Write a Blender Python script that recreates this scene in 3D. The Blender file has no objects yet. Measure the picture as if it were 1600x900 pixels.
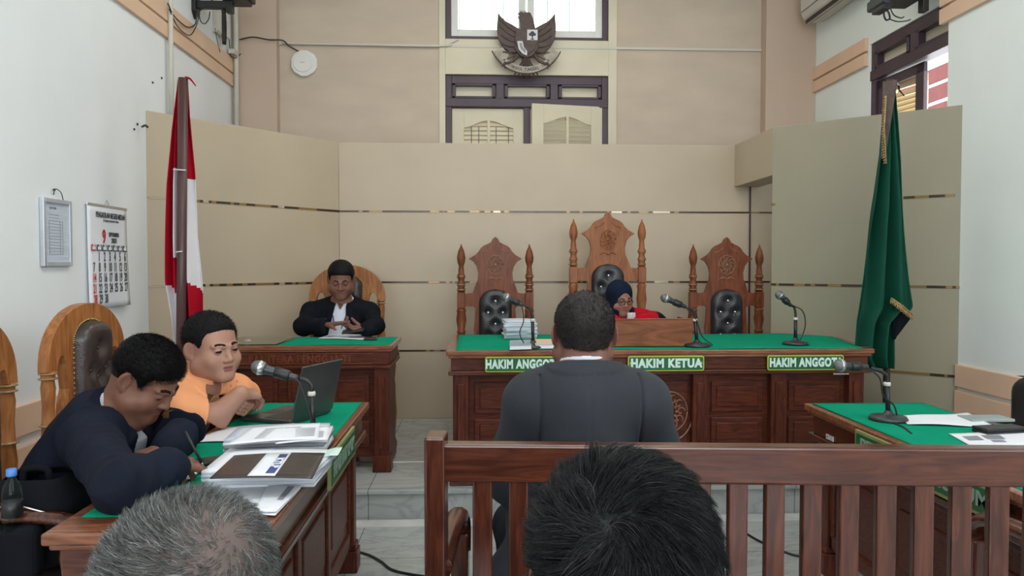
import bpy, math, random
import numpy as np
from mathutils import Vector, Matrix

random.seed(7)
rng = np.random.default_rng(7)
PI = math.pi
C = bpy.context.scene.collection
scene = bpy.context.scene

# ------------------------------------------------------------------ camera, world, lights, exposure
F_PX = 1180.0
CAM = Vector((0, 0, 1.40))
PITCH, YAW = math.radians(1.7), math.radians(2.67)
cam_d = bpy.data.cameras.new('camera')
cam = bpy.data.objects.new('camera', cam_d)
C.objects.link(cam)
cam.location = CAM
cam.rotation_euler = (PI / 2 - PITCH, 0, -YAW)
cam_d.sensor_width = 36
cam_d.lens = 36 * F_PX / 1600
cam_d.clip_start = 0.05
scene.camera = cam

world = bpy.data.worlds.new('sky')
scene.world = world
world.use_nodes = True
bg = world.node_tree.nodes['Background']
bg.inputs[0].default_value = (0.93, 0.97, 1.0, 1)
bg.inputs[1].default_value = 4.2

scene.view_settings.view_transform = 'Standard'
scene.view_settings.look = 'None'
scene.view_settings.gamma = 1
scene.view_settings.use_curve_mapping = False
scene.view_settings.exposure = 0.16
scene.cycles.max_bounces = 7
scene.cycles.diffuse_bounces = 4
scene.cycles.sample_clamp_indirect = 4


def area_light(name, loc, rot, sx, sy, power, col):
    d = bpy.data.lights.new(name, 'AREA')
    d.shape = 'RECTANGLE'
    d.size, d.size_y, d.energy, d.color = sx, sy, power, col
    o = bpy.data.objects.new(name, d)
    C.objects.link(o)
    o.location, o.rotation_euler = loc, rot
    return o


# unseen ceiling and rear lamps added as fill; daylight from the right windows
area_light('ceiling_fill_front', (0.4, 4.6, 4.30), (0, 0, 0), 2.4, 1.2, 30, (1, 0.93, 0.84))
area_light('ceiling_fill_middle', (0.4, 1.6, 4.30), (0, 0, 0), 2.4, 1.2, 46, (0.97, 0.98, 1))
area_light('rear_fill', (0.4, -4.4, 2.2), (math.radians(78), 0, 0), 4.4, 2.6, 72, (0.92, 0.97, 1))
area_light('daylight_right_windows', (2.85, -0.6, 2.3), (0, math.radians(75), 0), 2.0, 3.4, 78, (0.93, 0.98, 1))

RM = cam.rotation_euler.to_matrix()


def ray(px, py):
    return (RM @ Vector((px - 800, 450 - py, -F_PX)))


def PX(px, py, X):
    d = ray(px, py); t = (X - CAM.x) / d.x; return CAM + d * t


def PY(px, py, Y):
    d = ray(px, py); t = (Y - CAM.y) / d.y; return CAM + d * t


def PZ(px, py, Z):
    d = ray(px, py); t = (Z - CAM.z) / d.z; return CAM + d * t


# ------------------------------------------------------------------ materials
def lin(c):
    c = c / 255.0
    return c / 12.92 if c <= 0.04045 else ((c + 0.055) / 1.055) ** 2.4


def rgb(r, g, b):
    return (lin(r), lin(g), lin(b))


def mat(name, col, rough=0.6, metal=0.0, var=0.12, scale=6.0, bump=0.0, bscale=60.0, coat=0.0, stretch=(1, 1, 1), sheen=0.0, spec=0.5, col2=None, detail=4):
    m = bpy.data.materials.new(name)
    m.use_nodes = True
    nt = m.node_tree
    b = nt.nodes['Principled BSDF']
    tc = nt.nodes.new('ShaderNodeTexCoord')
    mp = nt.nodes.new('ShaderNodeMapping')
    mp.inputs['Scale'].default_value = stretch
    nt.links.new(tc.outputs['Object'], mp.inputs[0])
    n = nt.nodes.new('ShaderNodeTexNoise')
    n.inputs['Scale'].default_value = scale
    n.inputs['Detail'].default_value = detail
    nt.links.new(mp.outputs[0], n.inputs['Vector'])
    r = nt.nodes.new('ShaderNodeValToRGB')
    r.color_ramp.elements[0].position = 0.32
    r.color_ramp.elements[1].position = 0.68
    c1 = tuple(min(1, v * (1 - var)) for v in col)
    c2 = col2 or tuple(min(1, v * (1 + var)) for v in col)
    r.color_ramp.elements[0].color = (*c1, 1)
    r.color_ramp.elements[1].color = (*c2, 1)
    nt.links.new(n.outputs[0], r.inputs[0])
    nt.links.new(r.outputs[0], b.inputs['Base Color'])
    b.inputs['Roughness'].default_value = rough
    b.inputs['Metallic'].default_value = metal
    b.inputs['Coat Weight'].default_value = coat
    b.inputs['Coat Roughness'].default_value = 0.12
    b.inputs['Sheen Weight'].default_value = sheen
    b.inputs['Specular IOR Level'].default_value = spec
    if bump:
        n2 = nt.nodes.new('ShaderNodeTexNoise')
        n2.inputs['Scale'].default_value = bscale
        n2.inputs['Detail'].default_value = 3
        nt.links.new(mp.outputs[0], n2.inputs['Vector'])
        bp = nt.nodes.new('ShaderNodeBump')
        bp.inputs['Strength'].default_value = bump
        bp.inputs['Distance'].default_value = 0.004
        nt.links.new(n2.outputs[0], bp.inputs['Height'])
        nt.links.new(bp.outputs[0], b.inputs['Normal'])
    return m


def wood(name, dark, light, scale=5, st=(1, 9, 9), rough=0.38, coat=0.05):
    m = mat(name, dark, rough=rough, spec=0.22, scale=scale, stretch=st, coat=coat, var=0.25, col2=light, detail=6)
    nt = m.node_tree
    n = [x for x in nt.nodes if x.type == 'TEX_NOISE'][0]
    n.inputs['Distortion'].default_value = 1.6
    return m


M = {}
M['wall_white'] = mat('white_wall_paint', (0.84, 0.87, 0.89), 0.55, var=0.035, scale=1.5, bump=0.08, bscale=9)
M['wall_white_r'] = mat('white_wall_paint_right', (0.85, 0.91, 0.89), 0.55, var=0.03, scale=1.5, bump=0.08, bscale=9)
M['wall_beige'] = mat('beige_wall_paint', (0.56, 0.46, 0.36), 0.7, var=0.06, scale=2.2, stretch=(1, 1, 2.5), bump=0.1, bscale=25)
M['column'] = mat('warm_column_paint', (0.55, 0.42, 0.325), 0.7, var=0.03, scale=2)
M['panel'] = mat('beige_laminate_panel', (0.485, 0.40, 0.29), 0.42, var=0.035, scale=2.5, bump=0.03, bscale=50)
M['panel_r'] = mat('greige_laminate_panel', (0.31, 0.28, 0.20), 0.42, var=0.03, scale=2.5, bump=0.03, bscale=50)
M['peach'] = mat('peach_painted_board', (0.78, 0.54, 0.38), 0.5, var=0.05, scale=3)
M['cream'] = mat('cream_paint', (0.66, 0.60, 0.45), 0.5, var=0.05, scale=3)
M['yellowcream'] = mat('yellow_cream_paint', (0.72, 0.58, 0.33), 0.5, var=0.05, scale=3)
M['purple'] = mat('dark_purple_wood_paint', (0.055, 0.030, 0.045), 0.4, var=0.15, scale=4)
M['white'] = mat('white_plastic', (0.75, 0.74, 0.70), 0.4, var=0.03)
M['offwhite'] = mat('offwhite_plastic', (0.60, 0.57, 0.50), 0.4, var=0.03)
M['ceil'] = mat('ceiling_paint', (0.72, 0.71, 0.68), 0.8, var=0.02)
M['wood_red'] = wood('red_brown_varnished_wood', (0.066, 0.014, 0.008), (0.125, 0.030, 0.014))
M['wood_redv'] = wood('red_brown_varnished_wood_upright', (0.066, 0.014, 0.008), (0.125, 0.030, 0.014), st=(9, 9, 1))
M['wood_edge'] = wood('brown_varnished_wood_top', (0.19, 0.062, 0.028), (0.29, 0.105, 0.050))
M['wood_rail'] = wood('brown_varnished_bench_wood', (0.062, 0.015, 0.008), (0.115, 0.031, 0.015))
M['wood_railv'] = wood('brown_varnished_bench_wood_upright', (0.062, 0.015, 0.008), (0.115, 0.031, 0.015), st=(9, 9, 1))
M['wood_chair'] = wood('orange_brown_chair_wood', (0.30, 0.105, 0.032), (0.42, 0.17, 0.055), st=(6, 6, 1))
M['wood_judge'] = wood('brown_carved_chair_wood', (0.15, 0.040, 0.017), (0.23, 0.068, 0.028), st=(6, 6, 1), rough=0.4)
M['wood_judge2'] = wood('light_brown_carved_chair_wood', (0.26, 0.085, 0.030), (0.36, 0.13, 0.048), st=(6, 6, 1), rough=0.4)
for _k in ('wood_rail', 'wood_railv', 'wood_edge'):
    _b = M[_k].node_tree.nodes['Principled BSDF']; _b.inputs['Roughness'].default_value = .24; _b.inputs['Specular IOR Level'].default_value = .35; _b.inputs['Coat Weight'].default_value = .5; _b.inputs['Coat Roughness'].default_value = .15
M['wood_box'] = wood('reddish_wood_panel', (0.19, 0.060, 0.022), (0.32, 0.11, 0.045), scale=3, st=(1, 4, 5), rough=0.4)
M['ring'] = mat('gilded_ring_paint', (0.28, 0.20, 0.10), 0.35, metal=0.3)
M['carve'] = mat('worn_carving_wood', (0.24, 0.12, 0.07), 0.45, var=0.3, scale=40)
M['green'] = mat('green_felt', (0.002, 0.275, 0.155), 1.0, var=0.05, scale=8, bump=0.15, bscale=300, spec=0.1)
M['leather'] = mat('black_leather', (0.028, 0.028, 0.032), 0.33, var=0.2, scale=12, bump=0.25, bscale=120)
M['leather_br'] = mat('dark_brown_leather', (0.045, 0.034, 0.032), 0.30, var=0.25, scale=12, bump=0.25, bscale=120)
M['crystal'] = mat('silver_button', (0.85, 0.85, 0.88), 0.15, metal=0.9)
M['brass'] = mat('brass_stud', (0.45, 0.33, 0.15), 0.3, metal=0.9)
M['black'] = mat('black_plastic', (0.012, 0.012, 0.014), 0.4, var=0.1)
M['dgrey'] = mat('dark_grey_metal', (0.05, 0.055, 0.06), 0.35, metal=0.5)
M['grey'] = mat('grey_metal_mesh', (0.16, 0.17, 0.17), 0.45, metal=0.6, bump=0.5, bscale=400)
M['silver'] = mat('silver_metal', (0.6, 0.6, 0.62), 0.3, metal=0.9)
M['paper'] = mat('white_paper', (0.80, 0.82, 0.86), 0.8, var=0.03)
M['paper2'] = mat('grey_white_paper', (0.55, 0.60, 0.68), 0.8, var=0.12, scale=3, stretch=(1, 1, 60))
M['print'] = mat('grey_print', (0.25, 0.26, 0.28), 0.8, var=0.2)
M['ink'] = mat('black_ink', (0.06, 0.066, 0.075), 0.7)
M['inkred'] = mat('red_ink', (0.55, 0.02, 0.05), 0.7)
M['inkblue'] = mat('blue_ink', (0.05, 0.07, 0.25), 0.6)
M['signgreen'] = mat('sign_green', (0.012, 0.11, 0.035), 0.35, var=0.05)
M['signyellow'] = mat('sign_yellow_border', (0.45, 0.52, 0.03), 0.4)
M['signtext'] = mat('sign_white_letters', (0.62, 0.80, 0.72), 0.5, var=0.03)
M['signbrass'] = mat('aged_brass_frame', (0.32, 0.33, 0.14), 0.4, metal=0.3)
M['signgrey'] = mat('grey_green_sign_letters', (0.22, 0.32, 0.25), 0.5)
M['red'] = mat('red_flag_cloth', (0.36, 0.003, 0.016), 0.85, spec=0.15, var=0.15, scale=3)
M['flagwhite'] = mat('white_flag_cloth', (0.66, 0.64, 0.66), 0.8, var=0.05, sheen=0.2)
M['flaggreen'] = mat('dark_green_flag_cloth', (0.004, 0.062, 0.036), 0.75, spec=0.2, var=0.15, scale=3)
M['fringe'] = mat('gold_fringe', (0.35, 0.24, 0.10), 0.7, var=0.4, scale=90)
M['pole'] = mat('dark_brown_pole_varnish', (0.075, 0.032, 0.030), 0.4, var=0.15, stretch=(6, 6, 1))
M['emblem'] = mat('weathered_bronze_brown', (0.085, 0.055, 0.048), 0.6, var=0.25, scale=25, bump=0.3, bscale=80)
M['ribbon'] = mat('pale_ribbon_paint', (0.38, 0.33, 0.27), 0.6, var=0.2, scale=20)
M['darkcloth'] = mat('black_cloth', (0.007, 0.008, 0.011), 0.9, spec=0.12, var=0.2, bump=0.3, bscale=200)
M['extred'] = mat('red_painted_boards', (0.11, 0.022, 0.02), 0.8, var=0.1)
M['extwhite'] = mat('outside_white_wall', (0.9, 0.88, 0.85), 0.8, var=0.03)
M['laptop'] = mat('grey_laptop_shell', (0.10, 0.105, 0.11), 0.3, metal=0.6)
M['plastic'] = mat('clear_file_plastic', (0.30, 0.36, 0.36), 0.2, var=0.1)


def glass_mat():
    m = bpy.data.materials.new('thin_glass')
    m.use_nodes = True
    b = m.node_tree.nodes['Principled BSDF']
    b.inputs['Base Color'].default_value = (0.75, 0.9, 0.82, 1)
    b.inputs['Roughness'].default_value = 0.03
    b.inputs['Transmission Weight'].default_value = 1
    b.inputs['IOR'].default_value = 1.2
    return m


M['glass'] = glass_mat()


def floor_mat():
    m = bpy.data.materials.new('marble_tiles')
    m.use_nodes = True
    nt = m.node_tree; L = nt.links.new
    b = nt.nodes['Principled BSDF']
    tc = nt.nodes.new('ShaderNodeTexCoord')
    br = nt.nodes.new('ShaderNodeTexBrick')
    br.offset = 0.0
    br.inputs['Scale'].default_value = 1.0
    br.inputs['Brick Width'].default_value = 0.6
    br.inputs['Row Height'].default_value = 0.6
    br.inputs['Mortar Size'].default_value = 0.0025
    br.inputs['Color1'].default_value = (1, 1, 1, 1)
    br.inputs['Color2'].default_value = (0.86, 0.88, 0.88, 1)
    br.inputs['Mortar'].default_value = (0.35, 0.35, 0.34, 1)
    L(tc.outputs['Object'], br.inputs['Vector'])
    n = nt.nodes.new('ShaderNodeTexNoise')
    n.inputs['Scale'].default_value = 1.7
    n.inputs['Detail'].default_value = 7
    n.inputs['Distortion'].default_value = 2.2
    mp = nt.nodes.new('ShaderNodeMapping')
    mp.inputs['Rotation'].default_value = (0, 0, 0.7)
    mp.inputs['Scale'].default_value = (1, 2.4, 1)
    L(tc.outputs['Object'], mp.inputs[0]); L(mp.outputs[0], n.inputs['Vector'])
    r = nt.nodes.new('ShaderNodeValToRGB')
    e = r.color_ramp.elements
    e[0].position = 0.44; e[0].color = (0.43, 0.45, 0.43, 1)
    e[1].position = 0.60; e[1].color = (0.43, 0.45, 0.43, 1)
    e2 = r.color_ramp.elements.new(0.51); e2.color = (0.33, 0.35, 0.345, 1)
    e3 = r.color_ramp.elements.new(0.485); e3.color = (0.40, 0.42, 0.405, 1)
    e4 = r.color_ramp.elements.new(0.535); e4.color = (0.39, 0.41, 0.40, 1)
    L(n.outputs[0], r.inputs[0])
    mx = nt.nodes.new('ShaderNodeMixRGB'); mx.blend_type = 'MULTIPLY'; mx.inputs[0].default_value = 1
    L(r.outputs[0], mx.inputs[1]); L(br.outputs[0], mx.inputs[2])
    L(mx.outputs[0], b.inputs['Base Color'])
    b.inputs['Roughness'].default_value = 0.22
    return m


M['floor'] = floor_mat()


def strip_mat():
    """peeling gold strip: dark brown, gold and bare patches along its length"""
    m = bpy.data.materials.new('peeling_gold_strip')
    m.use_nodes = True
    nt = m.node_tree; L = nt.links.new
    b = nt.nodes['Principled BSDF']
    tc = nt.nodes.new('ShaderNodeTexCoord')
    mp = nt.nodes.new('ShaderNodeMapping'); mp.inputs['Scale'].default_value = (3.5, 3.5, 0.1)
    n = nt.nodes.new('ShaderNodeTexNoise'); n.inputs['Scale'].default_value = 1.2; n.inputs['Detail'].default_value = 2
    L(tc.outputs['Object'], mp.inputs[0]); L(mp.outputs[0], n.inputs['Vector'])
    r = nt.nodes.new('ShaderNodeValToRGB'); r.color_ramp.interpolation = 'CONSTANT'
    e = r.color_ramp.elements
    e[0].position = 0; e[0].color = (0.06, 0.035, 0.02, 1)
    e[1].position = 0.46; e[1].color = (0.30, 0.19, 0.08, 1)
    x = e.new(0.52); x.color = (0.07, 0.04, 0.025, 1)
    x = e.new(0.58); x.color = (0.52, 0.44, 0.31, 1)
    L(n.outputs[0], r.inputs[0]); L(r.outputs[0], b.inputs['Base Color'])
    b.inputs['Roughness'].default_value = 0.25
    b.inputs['Metallic'].default_value = 0.35
    return m


M['strip'] = strip_mat()


# ------------------------------------------------------------------ mesh builder
def catmull(pts, n=8):
    P = [Vector(p) for p in pts]
    if len(P) < 3:
        return P
    out = []
    Q = [P[0] * 2 - P[1]] + P + [P[-1] * 2 - P[-2]]
    for i in range(1, len(Q) - 2):
        a, b, c, d = Q[i - 1], Q[i], Q[i + 1], Q[i + 2]
        for k in range(n):
            t = k / n
            out.append(0.5 * ((2 * b) + (c - a) * t + (2 * a - 5 * b + 4 * c - d) * t * t + (3 * b - a - 3 * c + d) * t ** 3))
    out.append(P[-1])
    return out


class MB:
    def __init__(self):
        self.v, self.f, self.m, self.s = [], [], [], []
        self.T = Matrix.Identity(4)

    def add(self, vs, fs, mi=0, smooth=False):
        o = len(self.v)
        T = self.T
        self.v += [tuple(T @ Vector(p)) for p in vs]
        for f in fs:
            self.f.append(tuple(o + i for i in f)); self.m.append(mi); self.s.append(smooth)
        return self

    def box(self, x0, x1, y0, y1, z0, z1, mi=0):
        v = [(x, y, z) for z in (z0, z1) for y in (y0, y1) for x in (x0, x1)]
        return self.add(v, [(0, 2, 3, 1), (4, 5, 7, 6), (0, 1, 5, 4), (2, 6, 7, 3), (0, 4, 6, 2), (1, 3, 7, 5)], mi)

    def prism(self, poly, z0, z1, mi=0):
        """polygon in XY (ccw) extruded in Z"""
        n = len(poly)
        v = [(x, y, z0) for x, y in poly] + [(x, y, z1) for x, y in poly]
        f = [tuple(range(n - 1, -1, -1)), tuple(range(n, 2 * n))]
        f += [(i, (i + 1) % n, n + (i + 1) % n, n + i) for i in range(n)]
        return self.add(v, f, mi)

    def slab(self, poly, y0, y1, mi=0):
        """polygon in XZ (ccw seen from -Y) extruded along Y"""
        n = len(poly)
        v = [(x, y0, z) for x, z in poly] + [(x, y1, z) for x, z in poly]
        f = [tuple(range(n)), tuple(range(2 * n - 1, n - 1, -1))]
        f += [(i, n + i, n + (i + 1) % n, (i + 1) % n) for i in range(n)]
        return self.add(v, f, mi)

    def lathe(self, prof, c=(0, 0, 0), n=16, mi=0, axis='z', smooth=True):
        """prof = [(r,z)...]"""
        v, f = [], []
        for r, z in prof:
            for k in range(n):
                a = 2 * PI * k / n
                p = (r * math.cos(a), r * math.sin(a), z)
                if axis == 'y': p = (p[0], p[2], -p[1])
                if axis == 'x': p = (p[2], p[1], -p[0])
                v.append((p[0] + c[0], p[1] + c[1], p[2] + c[2]))
        for i in range(len(prof) - 1):
            for k in range(n):
                a, b = i * n + k, i * n + (k + 1) % n
                f.append((a, b, b + n, a + n))
        f.append(tuple(range(n - 1, -1, -1)))
        f.append(tuple(range((len(prof) - 1) * n, len(prof) * n)))
        return self.add(v, f, mi, smooth)

    def tube(self, pts, r, n=8, mi=0, r2=None, flat=None):
        pts = [Vector(p) for p in pts]
        v, f = [], []
        up = Vector((0, 0, 1))
        for i, p in enumerate(pts):
            d = (pts[min(i + 1, len(pts) - 1)] - pts[max(i - 1, 0)])
            if d.length < 1e-9: d = Vector((0, 0, 1))
            d.normalize()
            if i == 0:
                a = d.cross(up if abs(d.z) < 0.95 else Vector((1, 0, 0))).normalized()
            else:
                a = (a - d * a.dot(d)).normalized()
            b = d.cross(a)
            rr = r if r2 is None else r + (r2 - r) * i / (len(pts) - 1)
            for k in range(n):
                t = 2 * PI * k / n
                v.append(tuple(p + a * (rr * math.cos(t)) + b * (rr * (flat or 1) * math.sin(t))))
        for i in range(len(pts) - 1):
            for k in range(n):
                a_, b_ = i * n + k, i * n + (k + 1) % n
                f.append((a_, b_, b_ + n, a_ + n))
        f.append(tuple(range(n - 1, -1, -1)))
        f.append(tuple(range((len(pts) - 1) * n, len(pts) * n)))
        return self.add(v, f, mi, True)

    def sphere(self, c, r, n=12, mi=0, sc=(1, 1, 1)):
        prof = [(max(1e-4, r * math.sin(PI * i / n)), -r * math.cos(PI * i / n)) for i in range(n + 1)]
        T0 = self.T.copy()
        self.T = T0 @ Matrix.Translation(c) @ Matrix.Diagonal((*sc, 1))
        self.lathe(prof, n=max(8, n), mi=mi)
        self.T = T0
        return self

    def grid(self, fn, nu, nv, mi=0, thick=None, smooth=True, closed_u=False):
        """fn(u,v)->point; optional thickness along the normal (a sheet with two sides)"""
        P = [[Vector(fn(i / nu, j / nv)) for i in range(nu + 1)] for j in range(nv + 1)]
        w = nu + 1
        v = [tuple(p) for row in P for p in row]
        f = [(j * w + i, j * w + i + 1, (j + 1) * w + i + 1, (j + 1) * w + i) for j in range(nv) for i in range(nu)]
        if thick:
            N = []
            for j in range(nv + 1):
                for i in range(nu + 1):
                    a = P[j][min(i + 1, nu)] - P[j][max(i - 1, 0)]
                    b = P[min(j + 1, nv)][i] - P[max(j - 1, 0)][i]
                    N.append(a.cross(b).normalized() * thick)
            k = len(v)
            v += [tuple(Vector(v[i]) - N[i]) for i in range(k)]
            f += [tuple(k + x for x in reversed(q)) for q in f]
            for j in range(nv):
                f.append((j * w, (j + 1) * w, k + (j + 1) * w, k + j * w))
                f.append((j * w + nu, k + j * w + nu, k + (j + 1) * w + nu, (j + 1) * w + nu))
            for i in range(nu):
                f.append((i, k + i, k + i + 1, i + 1))
                f.append((nv * w + i, nv * w + i + 1, k + nv * w + i + 1, k + nv * w + i))
        return self.add(v, f, mi, smooth)

    def text(self, s, size, mi=0, depth=0.001, sx=1.0, bold=0.0, spacing=1.0, T=Matrix.Identity(4), center=True):
        """letters lying in local XZ (facing -Y), centred"""
        cu = bpy.data.curves.new('t', 'FONT')
        cu.body = s; cu.size = size; cu.extrude = depth; cu.offset = bold; cu.resolution_u = 3
        cu.space_character = spacing
        if center:
            cu.align_x = 'CENTER'; cu.align_y = 'CENTER'
        o = bpy.data.objects.new('t', cu)
        me = bpy.data.meshes.new_from_object(o)
        R = T @ Matrix.Rotation(PI / 2, 4, 'X') @ Matrix.Diagonal((sx, 1, 1, 1))
        vs = [tuple(R @ v.co) for v in me.vertices]
        fs = [tuple(p.vertices) for p in me.polygons]
        bpy.data.objects.remove(o); bpy.data.curves.remove(cu); bpy.data.meshes.remove(me)
        return self.add(vs, fs, mi)

    def build(self, name, mats, parent=None, bevel=0.0, loc=None, rotz=0.0, seg=2):
        me = bpy.data.meshes.new(name)
        me.from_pydata(self.v, [], self.f)
        if not isinstance(mats, (list, tuple)): mats = [mats]
        for m in mats: me.materials.append(M[m] if isinstance(m, str) else m)
        me.polygons.foreach_set('material_index', self.m)
        me.polygons.foreach_set('use_smooth', self.s)
        me.update()
        o = bpy.data.objects.new(name, me)
        C.objects.link(o)
        if parent: o.parent = parent
        if loc is not None: o.location = loc
        o.rotation_euler.z = rotz
        if bevel:
            b = o.modifiers.new('edge', 'BEVEL')
            b.width = bevel; b.segments = seg; b.limit_method = 'ANGLE'; b.angle_limit = math.radians(40)
            b.harden_normals = False
        return o


def thing(name, label, cat, loc=(0, 0, 0), rotz=0.0, group=None):
    o = bpy.data.objects.new(name, None)
    C.objects.link(o)
    o.location = loc; o.rotation_euler = (0, 0, rotz)
    o.empty_display_size = 0.1
    return tag(o, label, cat, group)


def tag(o, label, cat, group=None):
    o['label'] = label; o['category'] = cat
    if group: o['group'] = group
    return o


def struct(o):
    o['kind'] = 'structure'
    return o


def dup(root, loc, rotz, label=None, group=None):
    r = root.copy(); C.objects.link(r); r.location = loc; r.rotation_euler = (0, 0, rotz)
    if label: r['label'] = label
    if group: r['group'] = group
    for ch in list(root.children):
        c = ch.copy(); C.objects.link(c); c.parent = r
        for g in ch.children:
            d = g.copy(); C.objects.link(d); d.parent = c
    return r


# ------------------------------------------------------------------ room shell
XL, XR, YB, YR, ZC = -2.10, 3.01, 6.75, -5.0, 4.6
PZL, PY0 = 0.16, 4.17          # platform height and front edge

fl = MB()
fl.box(XL - .2, XR + .2, YR - .2, PY0, -0.1, 0)
fl.box(XL - .2, XR + .2, PY0, YB + .2, -0.1, PZL)
struct(fl.build('floor', 'floor', bevel=0.004))
nb = MB().box(XL, XR, PY0 - .02, PY0, PZL - .022, PZL + .002)
struct(nb.build('trim_1', M['floor'], bevel=0.004))
st_ = MB().box(XL, XR, 4.03, 4.14, 0, .003)
struct(st_.build('trim_12', mat('pale_marble_strip', (0.56, 0.57, 0.54), .25)))
struct(MB().box(XL, XR, 4.745, 4.775, PZL, PZL + .002).build('trim_13', 'ceil'))
struct(MB().box(XL - .2, XR + .2, YR - .2, YB + .2, ZC, ZC + .1).build('ceiling', 'ceil'))
struct(MB().box(XL - .2, XL, YR - .2, YB + .2, -.1, ZC).build('wall_left', 'wall_white'))


def wall_holes(mb, a0, a1, z0, z1, holes, put):
    """fill a rectangle in (a,z) around holes; put(a0,a1,z0,z1) adds a piece"""
    xs = sorted({a0, a1, *[h[0] for h in holes], *[h[1] for h in holes]})
    zs = sorted({z0, z1, *[h[2] for h in holes], *[h[3] for h in holes]})
    for i in range(len(xs) - 1):
        for j in range(len(zs) - 1):
            cx, cz = (xs[i] + xs[i + 1]) / 2, (zs[j] + zs[j + 1]) / 2
            if any(h[0] < cx < h[1] and h[2] < cz < h[3] for h in holes): continue
            put(xs[i], xs[i + 1], zs[j], zs[j + 1])


W1 = (-0.275, 1.175, 3.40, 4.45)     # upper window in the back wall
W2 = (-0.275, 1.175, 1.70, 3.09)     # shuttered window in the back wall
wb = MB()
wall_holes(wb, XL - .2, XR + .2, -.1, ZC, [W1, W2], lambda a, b, c, d: wb.box(a, b, YB, YB + .22, c, d))
struct(wb.build('wall_back', 'wall_beige'))
cb = MB()
cb.box(XL, -1.72, YB - .10, YB + .01, 0, ZC)
cb.box(2.56, XR, YB - .12, YB + .01, 0, ZC)
struct(cb.build('wall_back_columns', 'column', bevel=0.004))
W3 = (4.60, 5.70, 1.7, 3.09)
WD = (-3.8, 0.9, 1.0, 3.0)
wr = MB()
wall_holes(wr, YR - .2, YB + .2, -.1, ZC, [W3, WD], lambda a, b, c, d: wr.box(XR, XR + .2, a, b, c, d))
struct(wr.build('wall_right', 'wall_white_r'))
wq = MB()
wall_holes(wq, XL - .2, XR + .2, -.1, ZC, [(-1.6, 2.5, 0.9, 3.4)], lambda a, b, c, d: wq.box(a, b, YR - .2, YR, c, d))  # unseen opening, added to let soft light in from behind the camera
struct(wq.build('wall_rear', 'wall_white'))

# pale plaster band around the two back windows
pb = MB()
pb.box(-0.275, 1.175, YB - .012, YB, 3.09, 3.40)
pb.box(-0.33, -0.275, YB - .012, YB, 1.7, ZC)
pb.box(1.175, 1.25, YB - .012, YB, 1.7, ZC)
struct(pb.build('trim_2', 'cream', bevel=.003))
# thin white trunking strip along the back wall
struct(MB().box(-1.72, 2.56, YB - .018, YB, 3.325, 3.345).build('trim_3', 'offwhite'))

# peach boards on both side walls, high and low
pb = MB()
for z0, z1 in ((2.935, 3.03), (3.045, 3.17)):
    pb.box(XL, XL + .025, 0.5, YB - .12, z0, z1)
struct(pb.build('trim_4', 'peach', bevel=.004))
pb = MB()
for z0, z1 in ((2.935, 3.03), (3.045, 3.15)):
    pb.box(XR - .03, XR, W3[1] + .02, YB - .12, z0, z1)
    pb.box(XR - .06, XR - .03, 1.0, W3[0] + .14, z0 + .0, z1 + .0)
struct(pb.build('trim_5', 'peach', bevel=.004))
pb = MB()
for z0, z1 in ((0.62, 0.76), (0.44, 0.57)):
    pb.box(XL, XL + .025, 0.2, 4.75, z0, z1)
struct(pb.build('trim_6', 'peach', bevel=.004))
pb = MB()
for z0, z1 in ((0.655, 0.79), (0.48, 0.63)):
    pb.box(XR - .06, XR - .03, 0.2, 4.52, z0, z1)
struct(pb.build('trim_7', 'peach', bevel=.004))

struct(MB().box(XR - .035, XR, YR, 4.68, 0, ZC).build('wall_right_pier', 'wall_white_r', bevel=.003))
# laminate partition panels standing in front of the back wall
ZP = 2.385
PL0, PL1 = Vector((-2.095, 4.93)), Vector((-1.10, 6.12))
PR0, PR1 = Vector((2.10, 5.30)), Vector((3.005, 4.50))


def panel_between(a, b, name, m, z0=PZL, z1=ZP, t=.03):
    d = (b - a); n = Vector((-d.y, d.x)).normalized()
    mb = MB().prism([tuple(a), tuple(b), tuple(b + n * t), tuple(a + n * t)], z0, z1)
    return struct(mb.build(name, m, bevel=.003))


def strips(a, b, name, zs, h=.017, segs=None):
    d = (b - a); n = Vector((-d.y, d.x)).normalized() * .003
    mb = MB()
    for k, z in enumerate(zs):
        for s0, s1 in (segs[k] if segs else [(0, 1)]):
            p, q = a + d * s0, a + d * s1
            mb.prism([tuple(p - n), tuple(q - n), tuple(q + n * .5), tuple(p + n * .5)], z - h / 2, z + h / 2)
    return struct(mb.build(name, 'strip'))


panel_between(PL0, PL1, 'wall_panel_left', 'panel')
panel_between(PL1, Vector((3.0, 6.12)), 'wall_panel_center', 'panel')
panel_between(PR0, PR1, 'wall_panel_right', 'panel_r')
SZ = [1.835, 1.266, 0.712]
strips(PL0, PL1, 'trim_8', SZ)
strips(PL1, Vector((3.0, 6.12)), 'trim_9', SZ, h=.014)
strips(PR0, PR1, 'trim_10', SZ, segs=[[(0, .02), (.70, .94)], [(0, 1)], [(.6, 1)]])
# header box over the passage, and the seam beside it
hb = MB().box(2.11, 2.32, 5.33, 6.12, 2.045, ZP)
struct(hb.build('wall_header', 'panel', bevel=.003))
struct(MB().box(2.235, 2.248, 6.112, 6.12, PZL, 2.05).build('trim_11', 'purple'))

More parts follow.
